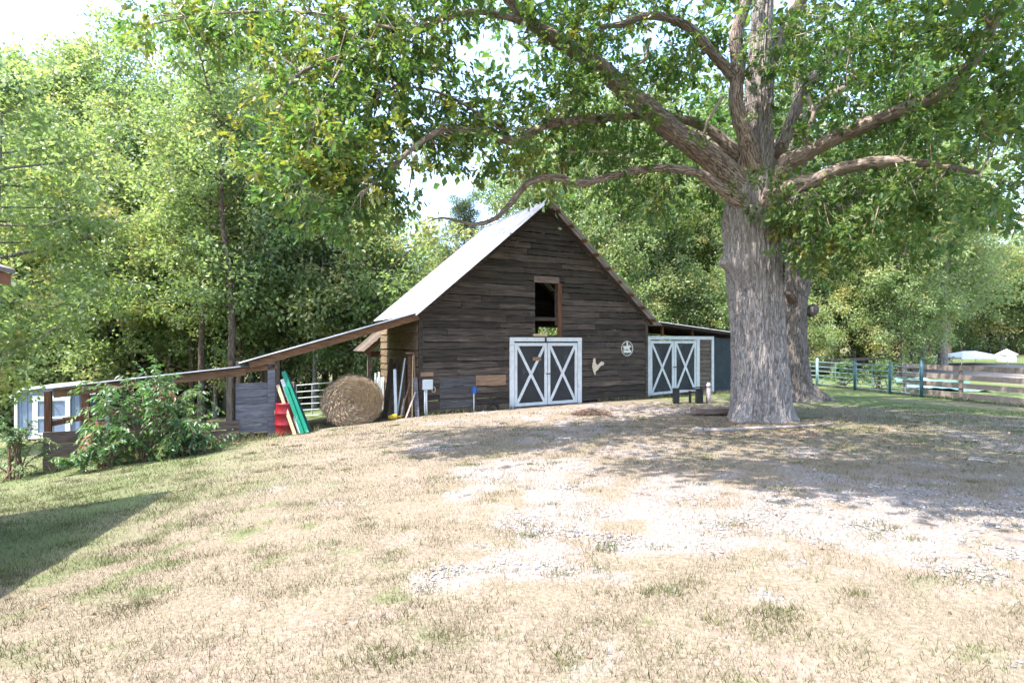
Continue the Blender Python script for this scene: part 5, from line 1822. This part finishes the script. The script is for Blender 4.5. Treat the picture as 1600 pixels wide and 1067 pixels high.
rm = MB()
for (t0, z0, t1, z1) in ((0, hz0, HWD, hz0 + HP * HWD), (HWD, hz0 + HP * HWD, 2 * HWD, hz0)):
    rm.add([hq(0, t0, z0 + .06), hq(HL, t0, z0 + .06), hq(HL, t1, z1 + .06), hq(0, t1, z1 + .06), hq(0, t0, z0), hq(HL, t0, z0), hq(HL, t1, z1), hq(0, t1, z1)],
           [(0, 1, 2, 3), (7, 6, 5, 4), (1, 0, 4, 5), (2, 1, 5, 6), (3, 2, 6, 7), (0, 3, 7, 4)])
rm.build('roof', M['shingle'], house, recentre=False)
fm = MB()
fm.beam(hq(.03, .05, hz0 - .08), hq(HL, .05, hz0 - .08), .03, .15).beam(hq(.05, .06, hz0 - .08), hq(.05, HWD, hz0 - .08 + HP * HWD), .03, .15)
fm.build('fascia', M['fascia_red'], house, recentre=False)
w = []
for s in (.45, HL - .3):
    w += [hq(s, .45, -.3), hq(s, 2 * HWD - .45, -.3), hq(s, 2 * HWD - .45, hz0), hq(s, HWD, hz0 + HP * (HWD - .1)), hq(s, .45, hz0)]
MB().add(w, [(0, 1, 2, 3, 4), (9, 8, 7, 6, 5), (0, 4, 9, 5), (1, 6, 7, 2)]).build('wall', M['house_wall'], house, recentre=False)
# ---------------------------------------------------------------- hay bale
def hay_mat():
    m, nt, b, _ = new_mat('hay')
    tc = N(nt, 'ShaderNodeTexCoord').outputs['Object']
    sx = N(nt, 'ShaderNodeSeparateXYZ')
    nt.links.new(tc, sx.inputs[0])
    r = math_(nt, 'SQRT', math_(nt, 'ADD', math_(nt, 'POWER', sx.outputs[0], 2.0), math_(nt, 'POWER', sx.outputs[2], 2.0)))
    w = noise(nt, tc, 3.0, 4, 0.6)
    rr = math_(nt, 'ADD', r, math_(nt, 'MULTIPLY', w, 0.16))
    ring = math_(nt, 'SINE', math_(nt, 'MULTIPLY', rr, 75.0))
    fib = noise(nt, tc, 42, 5, 0.8, 1.2)
    h = math_(nt, 'ADD', math_(nt, 'MULTIPLY', ring, 0.07), fib)
    nt.links.new(ramp(nt, h, [(0.22, (0.12, 0.075, 0.05)), (0.5, (0.31, 0.215, 0.145)), (0.78, (0.48, 0.365, 0.265))]), b.inputs['Base Color'])
    b.inputs['Roughness'].default_value = 0.9
    b.inputs['Specular IOR Level'].default_value = 0.15
    bump(nt, b, h, 0.9, 0.05)
    return m


M['hay'] = hay_mat()
M['straw'] = leaf_mat('straw', (0.17, 0.105, 0.065), (0.33, 0.235, 0.155), (0.50, 0.39, 0.275), warm=(0.3, 0.2, 0.1), trans=0.15, gloss=0.7)
bc = P(551, 627, 16.35)
bale = empty('hay_bale', (bc.x, bc.y, G(bc.x, bc.y)), R(16), 'large round brown hay bale under the lean-to beside the barn', 'hay bale')
BR, BLN = 0.80, 1.2
v, f = [], []
seg, nr = 56, 10
prof = [(0.02, -BLN / 2 - .02), (.2, -BLN / 2 - .03), (.42, -BLN / 2 - .015), (.64, -BLN / 2 - .005), (.82, -BLN / 2 + .03), (.88, -BLN / 2 + .10), (.89, -.3), (.88, 0.0), (.89, .35), (.87, BLN / 2 - .05), (.7, BLN / 2), (.02, BLN / 2)]
for i, (r, yy) in enumerate(prof):
    for k in range(seg):
        a = 2 * math.pi * k / seg
        n_ = float(fbm(np.array([[math.cos(a) * 3 + i, math.sin(a) * 3, yy * 3]]), 3)[0]) - .5
        q = r * (1 + .07 * n_) * BR / .89
        x, z = q * math.cos(a) * 1.04, q * math.sin(a) * 0.90
        if z < -.72:
            z = -.72 - (z + .72) * -.2
        if z < -.3:
            x *= 1 + .10 * (-.3 - z)
        v.append((x, yy + .03 * n_, z + .76 + 0))
for i in range(len(prof) - 1):
    for k in range(seg):
        f.append((i * seg + k, i * seg + (k + 1) % seg, (i + 1) * seg + (k + 1) % seg, (i + 1) * seg + k))
f += [tuple(range(seg))[::-1], tuple((len(prof) - 1) * seg + k for k in range(seg))]
bo = mesh_obj('bale', np.array(v) - (0, 0, .76), f, M['hay'], bale, False, True)
bo.location = (0, 0, .67)
n = 13000
a = rng.uniform(0, 2 * np.pi, n)
rr = BR * np.sqrt(rng.random(n)) * 1.0
edge = rng.random(n) < .35
rr[edge] = BR * rng.uniform(.95, 1.06, edge.sum())
yy = np.where(edge, rng.uniform(-BLN / 2, BLN / 2, n), -BLN / 2 - .035 + .06 * (rr / BR) ** 4)
c = np.c_[rr * np.cos(a) * 1.04, yy, np.maximum(rr * np.sin(a) * .90, -.70)]
tang = np.c_[-np.sin(a), rng.normal(0, .35, n) - .1, np.cos(a)] + rng.normal(0, .25, (n, 3))
nr_ = np.where(edge[:, None], np.c_[np.cos(a), 0 * a, np.sin(a)], np.array([[0, -1, 0]])) + rng.normal(0, .3, (n, 3))
STRAW = (np.array([(0, 0, 0), (-.045, .5, 0), (0, 1, .06), (.045, .5, 0)], float), LEAF[1])
o = link_obj('loose_straw', leaves('loose_straw', c, tang, nr_, rng.uniform(.06, .2, n), np.clip(rng.normal(.5, .25, n), 0, 1), np.zeros(n), STRAW), M['straw'], bale, (0, 0, .67))
o['kind'] = 'stuff'

# ---------------------------------------------------------------- red barrel
bp_ = P(447, 672, 15.05)
ba = empty('barrel', GV(bp_.x, bp_.y), 0, 'red plastic barrel behind the leaning green boards', 'barrel')
pr = [(.02, 0), (.265, 0), (.285, .03), (.275, .06), (.285, .27), (.30, .29), (.285, .31), (.285, .58), (.30, .60), (.285, .62), (.275, .83), (.285, .86), (.265, .89), (.25, .87), (.02, .87)]
m = MB().tube([(0, 0, z + i * 1e-5) for i, (r, z) in enumerate(pr)], [r for r, z in pr], 28, True)
# rebuild as a lathe so that flat rings stay level
m.v = [(r * math.cos(2 * math.pi * k / 28), r * math.sin(2 * math.pi * k / 28), z) for r, z in pr for k in range(28)]
m.build('drum', M['red_plastic'], ba, True, False)
MB().tube([(.14, 0, .87), (.14, 0, .895)], .03, 10).build('bung', M['white_board'], ba)
MB().box((-.25, -.13, .62), (.10, .02, .12), Matrix.Rotation(R(-55), 3, 'Z')).build('paper_label', M['pale_timber'], ba)


def lean(name, label, cat, a, b, w, t, mat, group=None, face=(0, -1, 0), parts=None):
    """a plank or pole standing on the ground at a, its top at b"""
    a, b = Vector(a), Vector(b)
    a.z = G(a.x, a.y) + .01
    o = empty(name, a, 0, label, cat, group)
    mesh = MB()
    d = b - a
    mesh.beam((0, 0, 0), d, w, t, face)
    mesh.build(parts or 'plank', M[mat], o, recentre=False)
    return o


lean('leaning_board', 'long bright green board leaning furthest right against the lean-to post', 'board', P(480, 672, 14.75), P(443, 580, 15.1), .12, .04, 'green_paint')
lean('leaning_board', 'shorter green board leaning between the white board and the longer green one', 'board', P(473, 672, 14.7), P(446, 603, 14.95), .10, .035, 'green_paint')
lean('leaning_board', 'white board leaning between green and bare yellow boards', 'board', P(469, 672, 14.85), P(441, 592, 15.15), .10, .03, 'white_board')
lean('leaning_board', 'bare yellow timber leaning furthest left beside the red barrel', 'board', P(461, 672, 14.7), P(434, 601, 14.95), .09, .035, 'pale_timber')
lean('leaning_board', 'dark green board leaning at the back behind the white board', 'board', P(484, 671, 15.1), P(447, 584, 15.4), .10, .03, 'teal_post')

# ---------------------------------------------------------------- grey tubular gate behind the bale
def tube_gate(name, label, A, B, h0, rails, mat, group=None, r=.022, verts=(0.0, 0.5, 1.0)):
    A, B = Vector(A), Vector(B)
    A.z, B.z = G(A.x, A.y), G(B.x, B.y)
    g = empty(name, A, 0, label, 'gate', group)
    d = B - A
    top = h0 + rails[-1]
    for i, z in enumerate(rails):
        MB().tube([(0, 0, h0 + z), d + Vector((0, 0, h0 + z))], r, 8).build('rail', M[mat], g)
    for t in verts:
        MB().tube([d * t + Vector((0, .004, h0 - .02)), d * t + Vector((0, .004, top + .02))], r * .95, 8).build('upright', M[mat], g)
    return g


ga, gb = P(463, 640, 19.6), P(534, 640, 18.6)
tube_gate('metal_gate', 'grey tubular steel gate behind the hay bale', ga, gb, .12, [0, .2, .42, .64, .86, 1.1], 'gate_steel', verts=(0, .36, 1))
lean('gate_post', 'dark wooden gate post at the left end of the grey steel gate', 'post', (ga.x - .12, ga.y, 0), (ga.x - .12, ga.y, G(ga.x, ga.y) + 1.35), .13, .13, 'old_timber', parts='post')
# pale pickets and stacked boards beside the rear porch
for i in range(5):
    q = P(585 + 3.4 * i, 610, 20.1 + .1 * i)
    lean('picket', 'pale grey upright picket in the stack beside the porch post', 'board', q, Vector((q.x + rnd.uniform(-.02, .03), q.y + .1, G(q.x, q.y) + 1.35 + rnd.uniform(-.12, .1))), .07, .03, 'pvc', group='pale pickets by the rear porch')

# ---------------------------------------------------------------- poles, pipes and scrap leaning on the barn's side
lean('pvc_pipe', 'thick white plastic pipe standing upright among the scrap by the bale', 'pipe', P(619, 650, 16.75), P(617, 577, 17.3), .085, .085, 'pvc', parts='pipe')
lean('pole', 'thin white pole leaning to the right over the scrap timber', 'pole', P(620, 650, 16.9), P(633, 559, 17.7), .04, .04, 'pvc', parts='pole')
lean('plank', 'wide dark plank leaning against the barn side next to the bale', 'board', P(602, 655, 17.1), P(613, 560, 19.6), .20, .04, 'old_timber')
lean('plank', 'narrow dark plank leaning behind the white pipe', 'board', P(607, 652, 16.9), P(622, 562, 18.9), .12, .04, 'old_timber')
lean('plank', 'brown plank standing just left of the barn corner', 'board', P(640, 652, 16.9), P(640, 556, 17.5), .10, .03, 'beam_wood')
lean('plank', 'grey plank with a ragged foot at the barn corner', 'board', P(652, 652, 16.7), P(649, 590, 16.95), .13, .03, 'grey_plank')
lean('plank', 'dark brown board standing right behind the thin white pole', 'board', P(629, 651, 17.0), P(631, 566, 18.2), .14, .03, 'old_timber')
lean('rake', 'tan handled yard rake standing head down by the barn corner', 'rake', P(644, 652, 16.7), P(645, 556, 17.2), .035, .035, 'pale_timber', parts='handle')
rk = P(644, 652, 16.65); rk.z = G(rk.x, rk.y)
lean('pole', 'tan pole standing second from the barn corner', 'pole', P(650, 652, 16.75), P(647, 553, 17.1), .04, .04, 'tan_plank', parts='pole')
lean('stick', 'short pale stick leaning low at the foot of the scrap', 'pole', P(634, 653, 16.45), P(649, 612, 16.8), .045, .04, 'dead_wood', parts='pole')
lean('stick', 'crooked brown stick leaning left in the scrap timber', 'pole', P(625, 653, 16.6), P(641, 596, 17.1), .035, .035, 'twig', parts='pole')
lean('stick', 'grey stick leaning low behind the short pale stick', 'pole', P(626, 652, 16.55), P(632, 622, 16.9), .05, .04, 'dead_wood', parts='pole')
tb = P(640, 551, 17.25)
ot = empty('crate_lid', tb, YAW, 'small tan wooden bracket resting on top of the leaning poles', 'wood scrap')
MB().box((0, 0, 0), (.26, .10, .05)).box((.12, 0, -.06), (.04, .09, .10)).build('slat', M['tan_plank'], ot, recentre=False)
for px, mt, lab in ((615, 'yellow_plastic', 'yellow plastic scoop lying at the foot of the white pipe'), (624, 'leaf_bush', None)):
    if lab:
        q = P(px, 651, 16.4)
        o = empty('plastic_scoop', GV(q.x, q.y), .4, lab, 'scoop')
        m = MB()
        m.tube([(-.16, 0, .07), (-.05, 0, .075), (.06, 0, .075), (.10, 0, .075)], [.05, .09, .10, .085], 12).build('bowl', M[mt], o, True, False)
        MB().tube([(.10, 0, .075), (.30, .05, .10)], .018, 8).build('handle', M[mt], o, True, False)

# ---------------------------------------------------------------- electric box and hydrant at the barn front
u_, z_ = bl(667, 600, -.1)
eb = in_barn('utility_box', 'grey electric box on two pale conduits at the barn corner', 'utility box', u_, -.16)
ez = z_ - (eb.location.z - B0.z)
MB().box((0, 0, ez), (.31, .13, .31)).box((0, -.07, ez), (.27, .012, .27)).build('cabinet', M['box_grey'], eb)
MB().tube([(-.09, 0, -.1), (-.09, 0, ez - .15)], .026, 8).build('conduit', M['pvc'], eb, True)
MB().tube([(-.02, .0, -.1), (-.035, 0, .5), (-.03, 0, ez - .15)], .026, 8).build('conduit', M['pvc'], eb, True)
MB().tube([(.14, .02, ez - .15), (.17, 0, ez - .24), (.22, -.02, ez - .25), (.26, 0, ez - .19), (.25, .03, ez - .10), (.20, .05, ez - .08)], .012, 6).build('cable', M['cream_tin'], eb, True)
u_, z_ = bl(740, 609, -.28)
hy = in_barn('hydrant', 'blue capped water hydrant on a thin pale pipe before the barn wall', 'hydrant', u_, -.30)
hz2 = z_ - (hy.location.z - B0.z)
MB().tube([(0, 0, -.08), (0, 0, hz2 - .08)], .02, 8).build('pipe', M['box_grey'], hy, True)
MB().box((0, 0, hz2), (.12, .10, .18), taper=.85).build('cap', M['blue_plastic'], hy)
MB().tube([(.05, 0, hz2 + .02), (.13, -.01, hz2 + .0), (.14, -.01, hz2 - .07)], .022, 8).build('spout', M['blue_plastic'], hy, True)
MB().beam((-.06, 0, hz2 + .09), (.10, 0, hz2 + .115), .025, .02).build('lever', M['blue_plastic'], hy)
u_, z_ = bl(770, 634, -.12)
ty = in_barn('old_tyre', 'small dark tyre half sunk at the foot of the barn wall', 'tyre', u_, -.15)
MB().tube([(.19 * math.cos(2 * math.pi * i / 24), 0, .02 + .19 * math.sin(2 * math.pi * i / 24)) for i in range(25)], .045, 8, False).build('tread', M['rubber'], ty, True, False)
# nest of dry weeds on the gable
# ---------------------------------------------------------------- black frame bench with end boxes
q = P(1077, 627, 18.6)
be = empty('metal_bench', GV(q.x, q.y), R(-10), 'low black metal bench with boxed ends in front of the side shed doors', 'bench')
MB().box((-.50, 0, .27), (.22, .36, .52)).build('end_box', M['black_metal'], be)
MB().box((.36, -.03, .27), (.24, .38, .52)).build('end_box', M['black_metal'], be)
MB().box((0.03, -.12, .25), (.06, .06, .50)).build('leg', M['black_metal'], be)
MB().box((0.03, .14, .25), (.06, .06, .50)).build('leg', M['black_metal'], be)
for yy in (-.15, -.02, .12):
    MB().beam((-.62, yy, .55), (.50, yy, .56 + .06 * (yy > 0)), .07, .035).build('seat_bar', M['black_metal'], be)
MB().beam((-.30, -.16, .53), (.22, -.16, .52), .02, .05).build('side_bar', M['box_grey'], be)
MB().beam((-.10, -.10, .585), (.60, .05, .66), .03, .03).build('rod', M['black_metal'], be)
q2 = P(1107, 628, 18.5)
cs = empty('canvas_roll', GV(q2.x, q2.y), R(-10), 'pale pink rolled canvas standing on end beside the black bench', 'canvas roll')
MB().tube([(0, 0, 0), (0, 0, .2), (.015, 0, .45), (.0, 0, .62), (.02, 0, .70)], [.075, .085, .075, .08, .05], 12).build('roll', M['pink_canvas'], cs, True, False)
MB().tube([(.09 * math.cos(a_ * .5), .09 * math.sin(a_ * .5), .57) for a_ in range(13)], .012, 6, False).build('strap', M['black_metal'], cs)

be.scale = (.88, .88, .88)
# ---------------------------------------------------------------- things lying round the oak
q = P(1112, 646, 15.0)
o = empty('timber_slab', GV(q.x, q.y), R(4), 'thick grey-brown timber slab lying on the ground left of the oak', 'timber')
MB().box((0, 0, .13), (1.05, .42, .13)).build('slab', M['low_plank'], o)
MB().box((-.3, .05, .03), (.12, .3, .07)).box((.35, .05, .03), (.12, .3, .07)).build('bearer', M['old_timber'], o)['kind'] = 'stuff'


def branch_on_ground(name, label, pts, r0, mat='dead_wood', sub=0, lift=0.5):
    ps = [Vector((x, y, 0)) for x, y in pts]
    o = empty(name, GV(ps[0].x, ps[0].y), 0, label, 'branch')
    base = o.location
    path = [(p.x - base.x, p.y - base.y, G(p.x, p.y) - base.z + r0 * lift) for p in ps]
    limb_mesh('stem', path, list(np.linspace(r0, r0 * .45, len(path))), M[mat], o, 9, len(path) * 5, .15, 3)
    for i in range(sub):
        k = rnd.randint(0, len(path) - 2)
        p = Vector(path[k]).lerp(Vector(path[k + 1]), rnd.random())
        e = p + Vector((rnd.uniform(-.5, .5), rnd.uniform(-.35, .35), rnd.uniform(.02, .10)))
        MB().tube([p, p.lerp(e, .5) + Vector((0, 0, .03)), e], [r0 * .4, r0 * .3, r0 * .12], 5).build('side_twig', M[mat], o, True, False)
    return o


branch_on_ground('fallen_branch', 'long pale fallen branch lying in front of the oak foot', [(at(1083, 12.0), 12.0), (at(1130, 12.05), 12.05), (at(1180, 12.2), 12.2), (at(1225, 12.25), 12.25), (at(1265, 12.5), 12.5), (at(1300, 12.7), 12.7)], .055, sub=4)
branch_on_ground('fallen_branch', 'short pale stick lying in the shade right of the oak', [(at(1512, 8.5), 8.5), (at(1535, 8.4), 8.4), (at(1558, 8.2), 8.2)], .03, sub=2)
branch_on_ground('fallen_branch', 'thin grey twig lying on the bare gravel in the middle of the yard', [(at(985, 6.5), 6.5), (at(1000, 6.45), 6.45), (at(1017, 6.4), 6.4)], .010, 'twig', 1)
q = P(925, 651, 15.7)
tp = empty('twig_pile', GV(q.x, q.y), 0, 'small heap of dry brown twigs on the gravel before the barn', 'twig pile')
m = MB()
for i in range(120):
    a_ = rnd.uniform(0, 6.28)
    p = Vector((rnd.gauss(0, .26), rnd.gauss(0, .16), 0))
    p.z = max(.01, .16 - .3 * (p.x ** 2 + p.y ** 2) * 2) * rnd.random()
    d = Vector((math.cos(a_), math.sin(a_) * .7, rnd.uniform(-.15, .3))) * rnd.uniform(.1, .34)
    m.tube([p - d, p + Vector((0, 0, .03)), p + d], [.006, .009, .004], 4, False)
m.build('twigs', M['twig'], tp, False, False)['kind'] = 'stuff'

# ---------------------------------------------------------------- tubular gates and plank fences on the right
LA, LB = Vector((15.2, 28.0, 0)), Vector((16.6, 22.0, 0))


def on_line(px, A=LA, B=LB):
    r = (px - CX) / F
    dx, dy = B.x - A.x, B.y - A.y
    t = (r * A.y - A.x) / (dx - r * dy)
    return A + (B - A) * t


pp = [on_line(x) for x in (1236, 1277, 1336, 1391, 1440)]
rails = [0, .2, .4, .62, .84, 1.08]
gl_ = ['green-grey tubular gate panel right beside the second oak trunk', 'green-grey tubular gate panel second from the oak trunks', 'green-grey tubular gate panel left of the last gap before the board fence', 'green-grey tubular gate panel ending at the tall teal post']
for i in range(4):
    d = (pp[i + 1] - pp[i]).normalized() * .07
    tube_gate('tube_gate', gl_[i], pp[i] + d, pp[i + 1] - d, .13, rails, 'gate_green', 'tubular gates on the right', .022, (0, .5, 1) if i else (0, 1))
pl = ['dark grey gate post just right of the second oak', 'teal gate post in the middle of the tubular gates', 'teal gate post one left of the tall teal post', 'tall teal gate post where the board fence begins']
for i, p in enumerate(pp[1:]):
    p = GV(p.x, p.y)
    o = empty('gate_post', p, 0, pl[i], 'post', 'gate posts on the right')
    h = 1.38 if i < 3 else 1.50
    MB().tube([(0, 0, -.1), (0, 0, h)], .06 if i else .07, 12).build('shaft', M['teal_post' if i else 'gate_green'], o, True)
    MB().tube([(0, 0, h), (0, 0, h + .03)], [.065, .03], 12).build('cap', M['teal_post' if i else 'gate_green'], o, True)


def board_fence(name, label, pts, hts, bh, mat, post_h, step=2.4, thick=.03, side=.07):
    f0 = GV(*pts[0])
    o = empty(name, f0, 0, label, 'fence')
    for (x0, y0), (x1, y1) in zip(pts[:-1], pts[1:]):
        L = math.hypot(x1 - x0, y1 - y0)
        n = max(1, round(L / step))
        nx_, ny_ = (y1 - y0) / L, -(x1 - x0) / L
        if nx_ * x0 + ny_ * y0 > 0:
            nx_, ny_ = -nx_, -ny_
        for i in range(n + 1):
            t = i / n
            p = GV(x0 + (x1 - x0) * t, y0 + (y1 - y0) * t) - f0
            MB().beam(p + Vector((0, 0, -.2)), p + Vector((0, 0, post_h)), .11, .11, (nx_, ny_, 0), .01).build('post', M[mat], o)
            if i < n:
                q = GV(x0 + (x1 - x0) * (t + 1 / n), y0 + (y1 - y0) * (t + 1 / n)) - f0
                for h in hts:
                    e = Vector((nx_ * side, ny_ * side, 0))
                    MB().beam(p + e + Vector((0, 0, h + rnd.uniform(-.02, .02))), q + e + Vector((0, 0, h + rnd.uniform(-.02, .02))), thick, bh, (0, 0, 1), .004).build('fence_board', M[mat], o)
    return o


fp = on_line(1412)
board_fence('board_fence', 'brown four-board fence running off to the right from the tall teal post', [(fp.x + .25, fp.y + .3), (17.75, 18.6), (18.6, 15.4)], [.24, .58, .92, 1.26], .20, 'fence_wood', 1.36, 2.3)
board_fence('board_fence', 'distant brown board fence seen through the tubular gates', [(16.5, 38), (22, 37), (27.5, 38.5)], [.25, .62, 1.0], .2, 'fence_wood', 1.2, 2.7)

# canopies, hut, tarp and a white pipe beyond the fence
q = P(1514, 562, 45)
ca = empty('canopy', GV(q.x, q.y), R(6), 'low wide white canvas canopy beyond the board fence', 'canopy')
m = MB()
w, dp, hh = 2.1, 1.4, .62
m.add([(-w, -dp, hh), (w, -dp, hh), (w, dp, hh), (-w, dp, hh), (-.5, 0, hh + .48), (.6, 0, hh + .5), (-w, -dp, hh - .12), (w, -dp, hh - .12), (w, dp, hh - .12), (-w, dp, hh - .12)],
      [(0, 1, 5, 4), (1, 2, 5), (2, 3, 4, 5), (3, 0, 4), (0, 6, 7, 1), (1, 7, 8, 2), (2, 8, 9, 3), (3, 9, 6, 0)])
m.build('cover', M['canvas_white'], ca, recentre=False)
for x in (-w + .05, w - .05):
    for yy in (-dp + .05, dp - .05):
        MB().tube([(x, yy, -.1), (x, yy, hh)], .03, 6).build('pole', M['gate_steel'], ca)
q = P(1573, 566, 48)
ht = empty('hut', GV(q.x, q.y), 0, 'tiny white peaked hut right of the white canopy', 'hut')
MB().box((0, 0, .30), (.9, .9, .62)).build('wall', M['canvas_white'], ht)
MB().add([(-.55, -.55, .62), (.55, -.55, .62), (.55, .55, .62), (-.55, .55, .62), (0, 0, 1.1)], [(0, 1, 4), (1, 2, 4), (2, 3, 4), (3, 0, 4), (3, 2, 1, 0)]).build('roof', M['canvas_white'], ht, recentre=False)
q = P(1469, 562, 44)
wp = empty('white_pipe', GV(q.x, q.y), 0, 'white bent pipe standing beyond the fence left of the canopy', 'pipe')
MB().tube([(0, 0, -.1), (0, 0, 1.0), (.03, 0, 1.25), (.15, 0, 1.36), (.26, 0, 1.25), (.22, 0, 1.12)], .07, 8).build('pipe', M['canvas_white'], wp, True)
n = 34
tv, tf = [], []
c0, c1, c2, c3 = Vector((at(1395, 32), 32, 0)), Vector((at(1490, 31), 31, 0)), Vector((at(1552, 24.5), 24.5, 0)), Vector((at(1425, 25.5), 25.5, 0))
for i in range(n):
    for j in range(n):
        s, t = i / (n - 1), j / (n - 1)
        p = (c0 * (1 - s) + c1 * s) * (1 - t) + (c3 * (1 - s) + c2 * s) * t
        tv.append((p.x + rnd.uniform(-.04, .04), p.y + rnd.uniform(-.04, .04), 0))
tv = np.array(tv)
hz_t = gh(tv[:, 0], tv[:, 1])
tv[:, 2] = hz_t + .03 + .30 * 2 * np.maximum(0, fbm(np.c_[tv[:, :2] * 1.3, tv[:, 0] * 0], 4) - .45)
for i in range(n - 1):
    for j in range(n - 1):
        tf.append((i * n + j, i * n + j + 1, (i + 1) * n + j + 1, (i + 1) * n + j))
tt = empty('tarpaulin', (float(tv[:, 0].mean()), float(tv[:, 1].mean()), float(hz_t.mean())), 0, 'crumpled turquoise tarpaulin spread on the ground behind the board fence', 'tarpaulin')
mesh_obj('sheet', tv - np.array(tt.location), tf, M['teal_tarp'], tt, False, True)


# ---------------------------------------------------------------- shrubs
LANCE = (np.array([(0, 0, 0), (-.19, .42, .05), (0, 1, -.12), (.19, .42, .05)], float), LEAF[1])


def arching_bush(name, label, base, stems, height, reach, leaf, warm, seed, mat='leaf_bush', droop=1.0, shoots=7):
    r = np.random.default_rng(seed)
    b = GV(*base)
    o = empty(name, b, 0, label, 'bush')
    st = MB()
    C, A, Nn, S, T, W = [], [], [], [], [], []

    def curve(p0, m, e, k):
        return np.array([(1 - t) ** 2 * p0 + 2 * t * (1 - t) * m + t * t * e for t in np.linspace(0, 1, k)])

    def leafy(path, n, tb, wv, size):
        for q in range(n):
            t = (q + r.random()) / n
            i = min(int(t * (len(path) - 1)), len(path) - 2)
            f = t * (len(path) - 1) - i
            p = path[i] * (1 - f) + path[i + 1] * f
            d = path[i + 1] - path[i]
            d = d / (np.linalg.norm(d) + 1e-6)
            sd_ = np.cross(d, np.array([0, 0, 1])); sd_ /= np.linalg.norm(sd_) + 1e-6
            sg = 1 if q % 2 else -1
            C.append(p + r.normal(0, .01, 3))
            A.append(sd_ * sg * r.uniform(.5, 1.2) + d * r.uniform(.1, .9) + np.array([0, 0, -r.uniform(.1, .9) * droop]))
            Nn.append(np.array([0, 0, 1]) + r.normal(0, .5, 3))
            S.append(r.uniform(*size)); T.append(np.clip(tb + r.normal(0, .18), 0, 1))
            W.append(np.clip((wv if t > .55 else .03) + r.normal(0, .06), 0, 1))

    for i in range(stems):
        ang = 2.4 * i + r.normal(0, .4)
        q = r.uniform(0.1, 1.0) ** .8
        out = reach * q
        hgt = height * r.uniform(0.75, 1.05) * math.sqrt(max(.06, 1 - .9 * q * q))
        p0 = np.array([r.normal(0, .12), r.normal(0, .10), 0])
        e = np.array([math.cos(ang) * out, math.sin(ang) * out * .8, hgt * r.uniform(.75, 1.0)])
        mid = np.array([e[0] * .45, e[1] * .45, hgt * 1.15])
        path = curve(p0, mid, e, 9)
        st.tube([Vector(p) for p in path], list(np.linspace(.018, .005, 9)), 5, False)
        wv = .85 if r.random() < warm else .04
        tb = r.normal(.5, .16)
        leafy(path[3:], 12, tb, wv, leaf)
        for j in range(shoots):
            t = r.uniform(.3, 1.0)
            k = min(int(t * 8), 7)
            p = path[k]
            d = path[k + 1] - path[k]
            d = d / np.linalg.norm(d) * .6 + r.normal(0, .6, 3) + np.array([0, 0, .15])
            d = d / np.linalg.norm(d) * r.uniform(.3, .6) * (reach / 1.6 + .25)
            sp = curve(p, p + d * .6 + np.array([0, 0, .06]), p + d + np.array([0, 0, -.16 * droop]), 5)
            st.tube([Vector(x) for x in sp], list(np.linspace(.006, .003, 5)), 4, False)
            leafy(sp, 13, np.clip(tb + r.normal(0, .08), 0, 1), wv if t > .75 else .04, leaf)
    st.build('stem', M['twig'], o, True, False)['kind'] = 'stuff'
    c = link_obj('foliage', leaves('foliage', np.array(C), np.array(A), np.array(Nn), np.array(S), np.array(T), np.array(W), LANCE), M[mat], o)
    c['kind'] = 'stuff'
    return o


bx = at(232, 12.5)
arching_bush('sumac_bush', 'big arching green bush in front of the low open shelter', (bx, 12.5), 24, 2.1, 1.65, (.10, .18), .08, 5, droop=.9, shoots=7)
arching_bush('low_bush', 'low trailing bush hanging over the shelter plank side', (at(165, 12.2), 12.2), 13, .95, 1.0, (.10, .17), .12, 6, droop=.9)
arching_bush('low_bush', 'low bluish bush at the right foot of the big arching bush', (at(285, 12.7), 12.7), 18, .8, .95, (.09, .14), .02, 7, droop=1.4)
arching_bush('shrub', 'thin young shrub at the left edge in front of the blue shed', (at(22, 12.0), 12.0), 15, 1.35, .75, (.06, .10), .02, 8, droop=.6)
arching_bush('shrub', 'small green shrub under the gate rails right of the oak', (at(1318, 26.6), 26.6), 16, 1.3, 1.1, (.09, .15), .02, 9, droop=.6)
arching_bush('shrub', 'leafy green shrub leaning on the last tubular gate', (at(1372, 26.0), 26.0), 14, 1.5, 1.0, (.09, .15), .02, 10, droop=.6)


def undergrowth():
    cl = []
    for _ in range(2300):
        y = rng.uniform(25, 52)
        px = rng.uniform(-250, 1480)
        if 440 < px < 880 and y < 40:
            continue
        if 150 < px < 600 and y < 30:
            continue
        if px > 1230 and y < 40:
            continue
        x = at(px, y)
        if x < -17 and y < 29:
            continue
        s = rng.uniform(.25, .8)
        cl.append((x, y, G(x, y) + s * rng.uniform(.3, 1.3), s))
    for _ in range(700):
        y = rng.uniform(60, 74)
        px = rng.uniform(1420, 1800)
        s = rng.uniform(.4, 1.2)
        cl.append((at(px, y), y, G(at(px, y), y) + s * rng.uniform(.3, 1.6), s))
    o = link_obj('undergrowth', crown_mesh('undergrowth', np.array(cl), 34, .55, (.13, .24), seed=77, warm=.12), M['leaf_wood'])
    o['kind'] = 'stuff'
    # far-off wood closing the view between the trunks
    cl = []
    for _ in range(2600):
        px = rng.uniform(-500, 2050)
        y = rng.uniform(95, 125)
        x = at(px, y)
        cl.append((x, y, G(x, y) + rng.uniform(0, 1) ** 1.2 * 15, 2.2))
    o = link_obj('far_wood', crown_mesh('far_wood', np.array(cl), 26, .55, (.5, .9), seed=78, warm=.12), M['leaf_wood'])
    o['kind'] = 'stuff'


undergrowth()
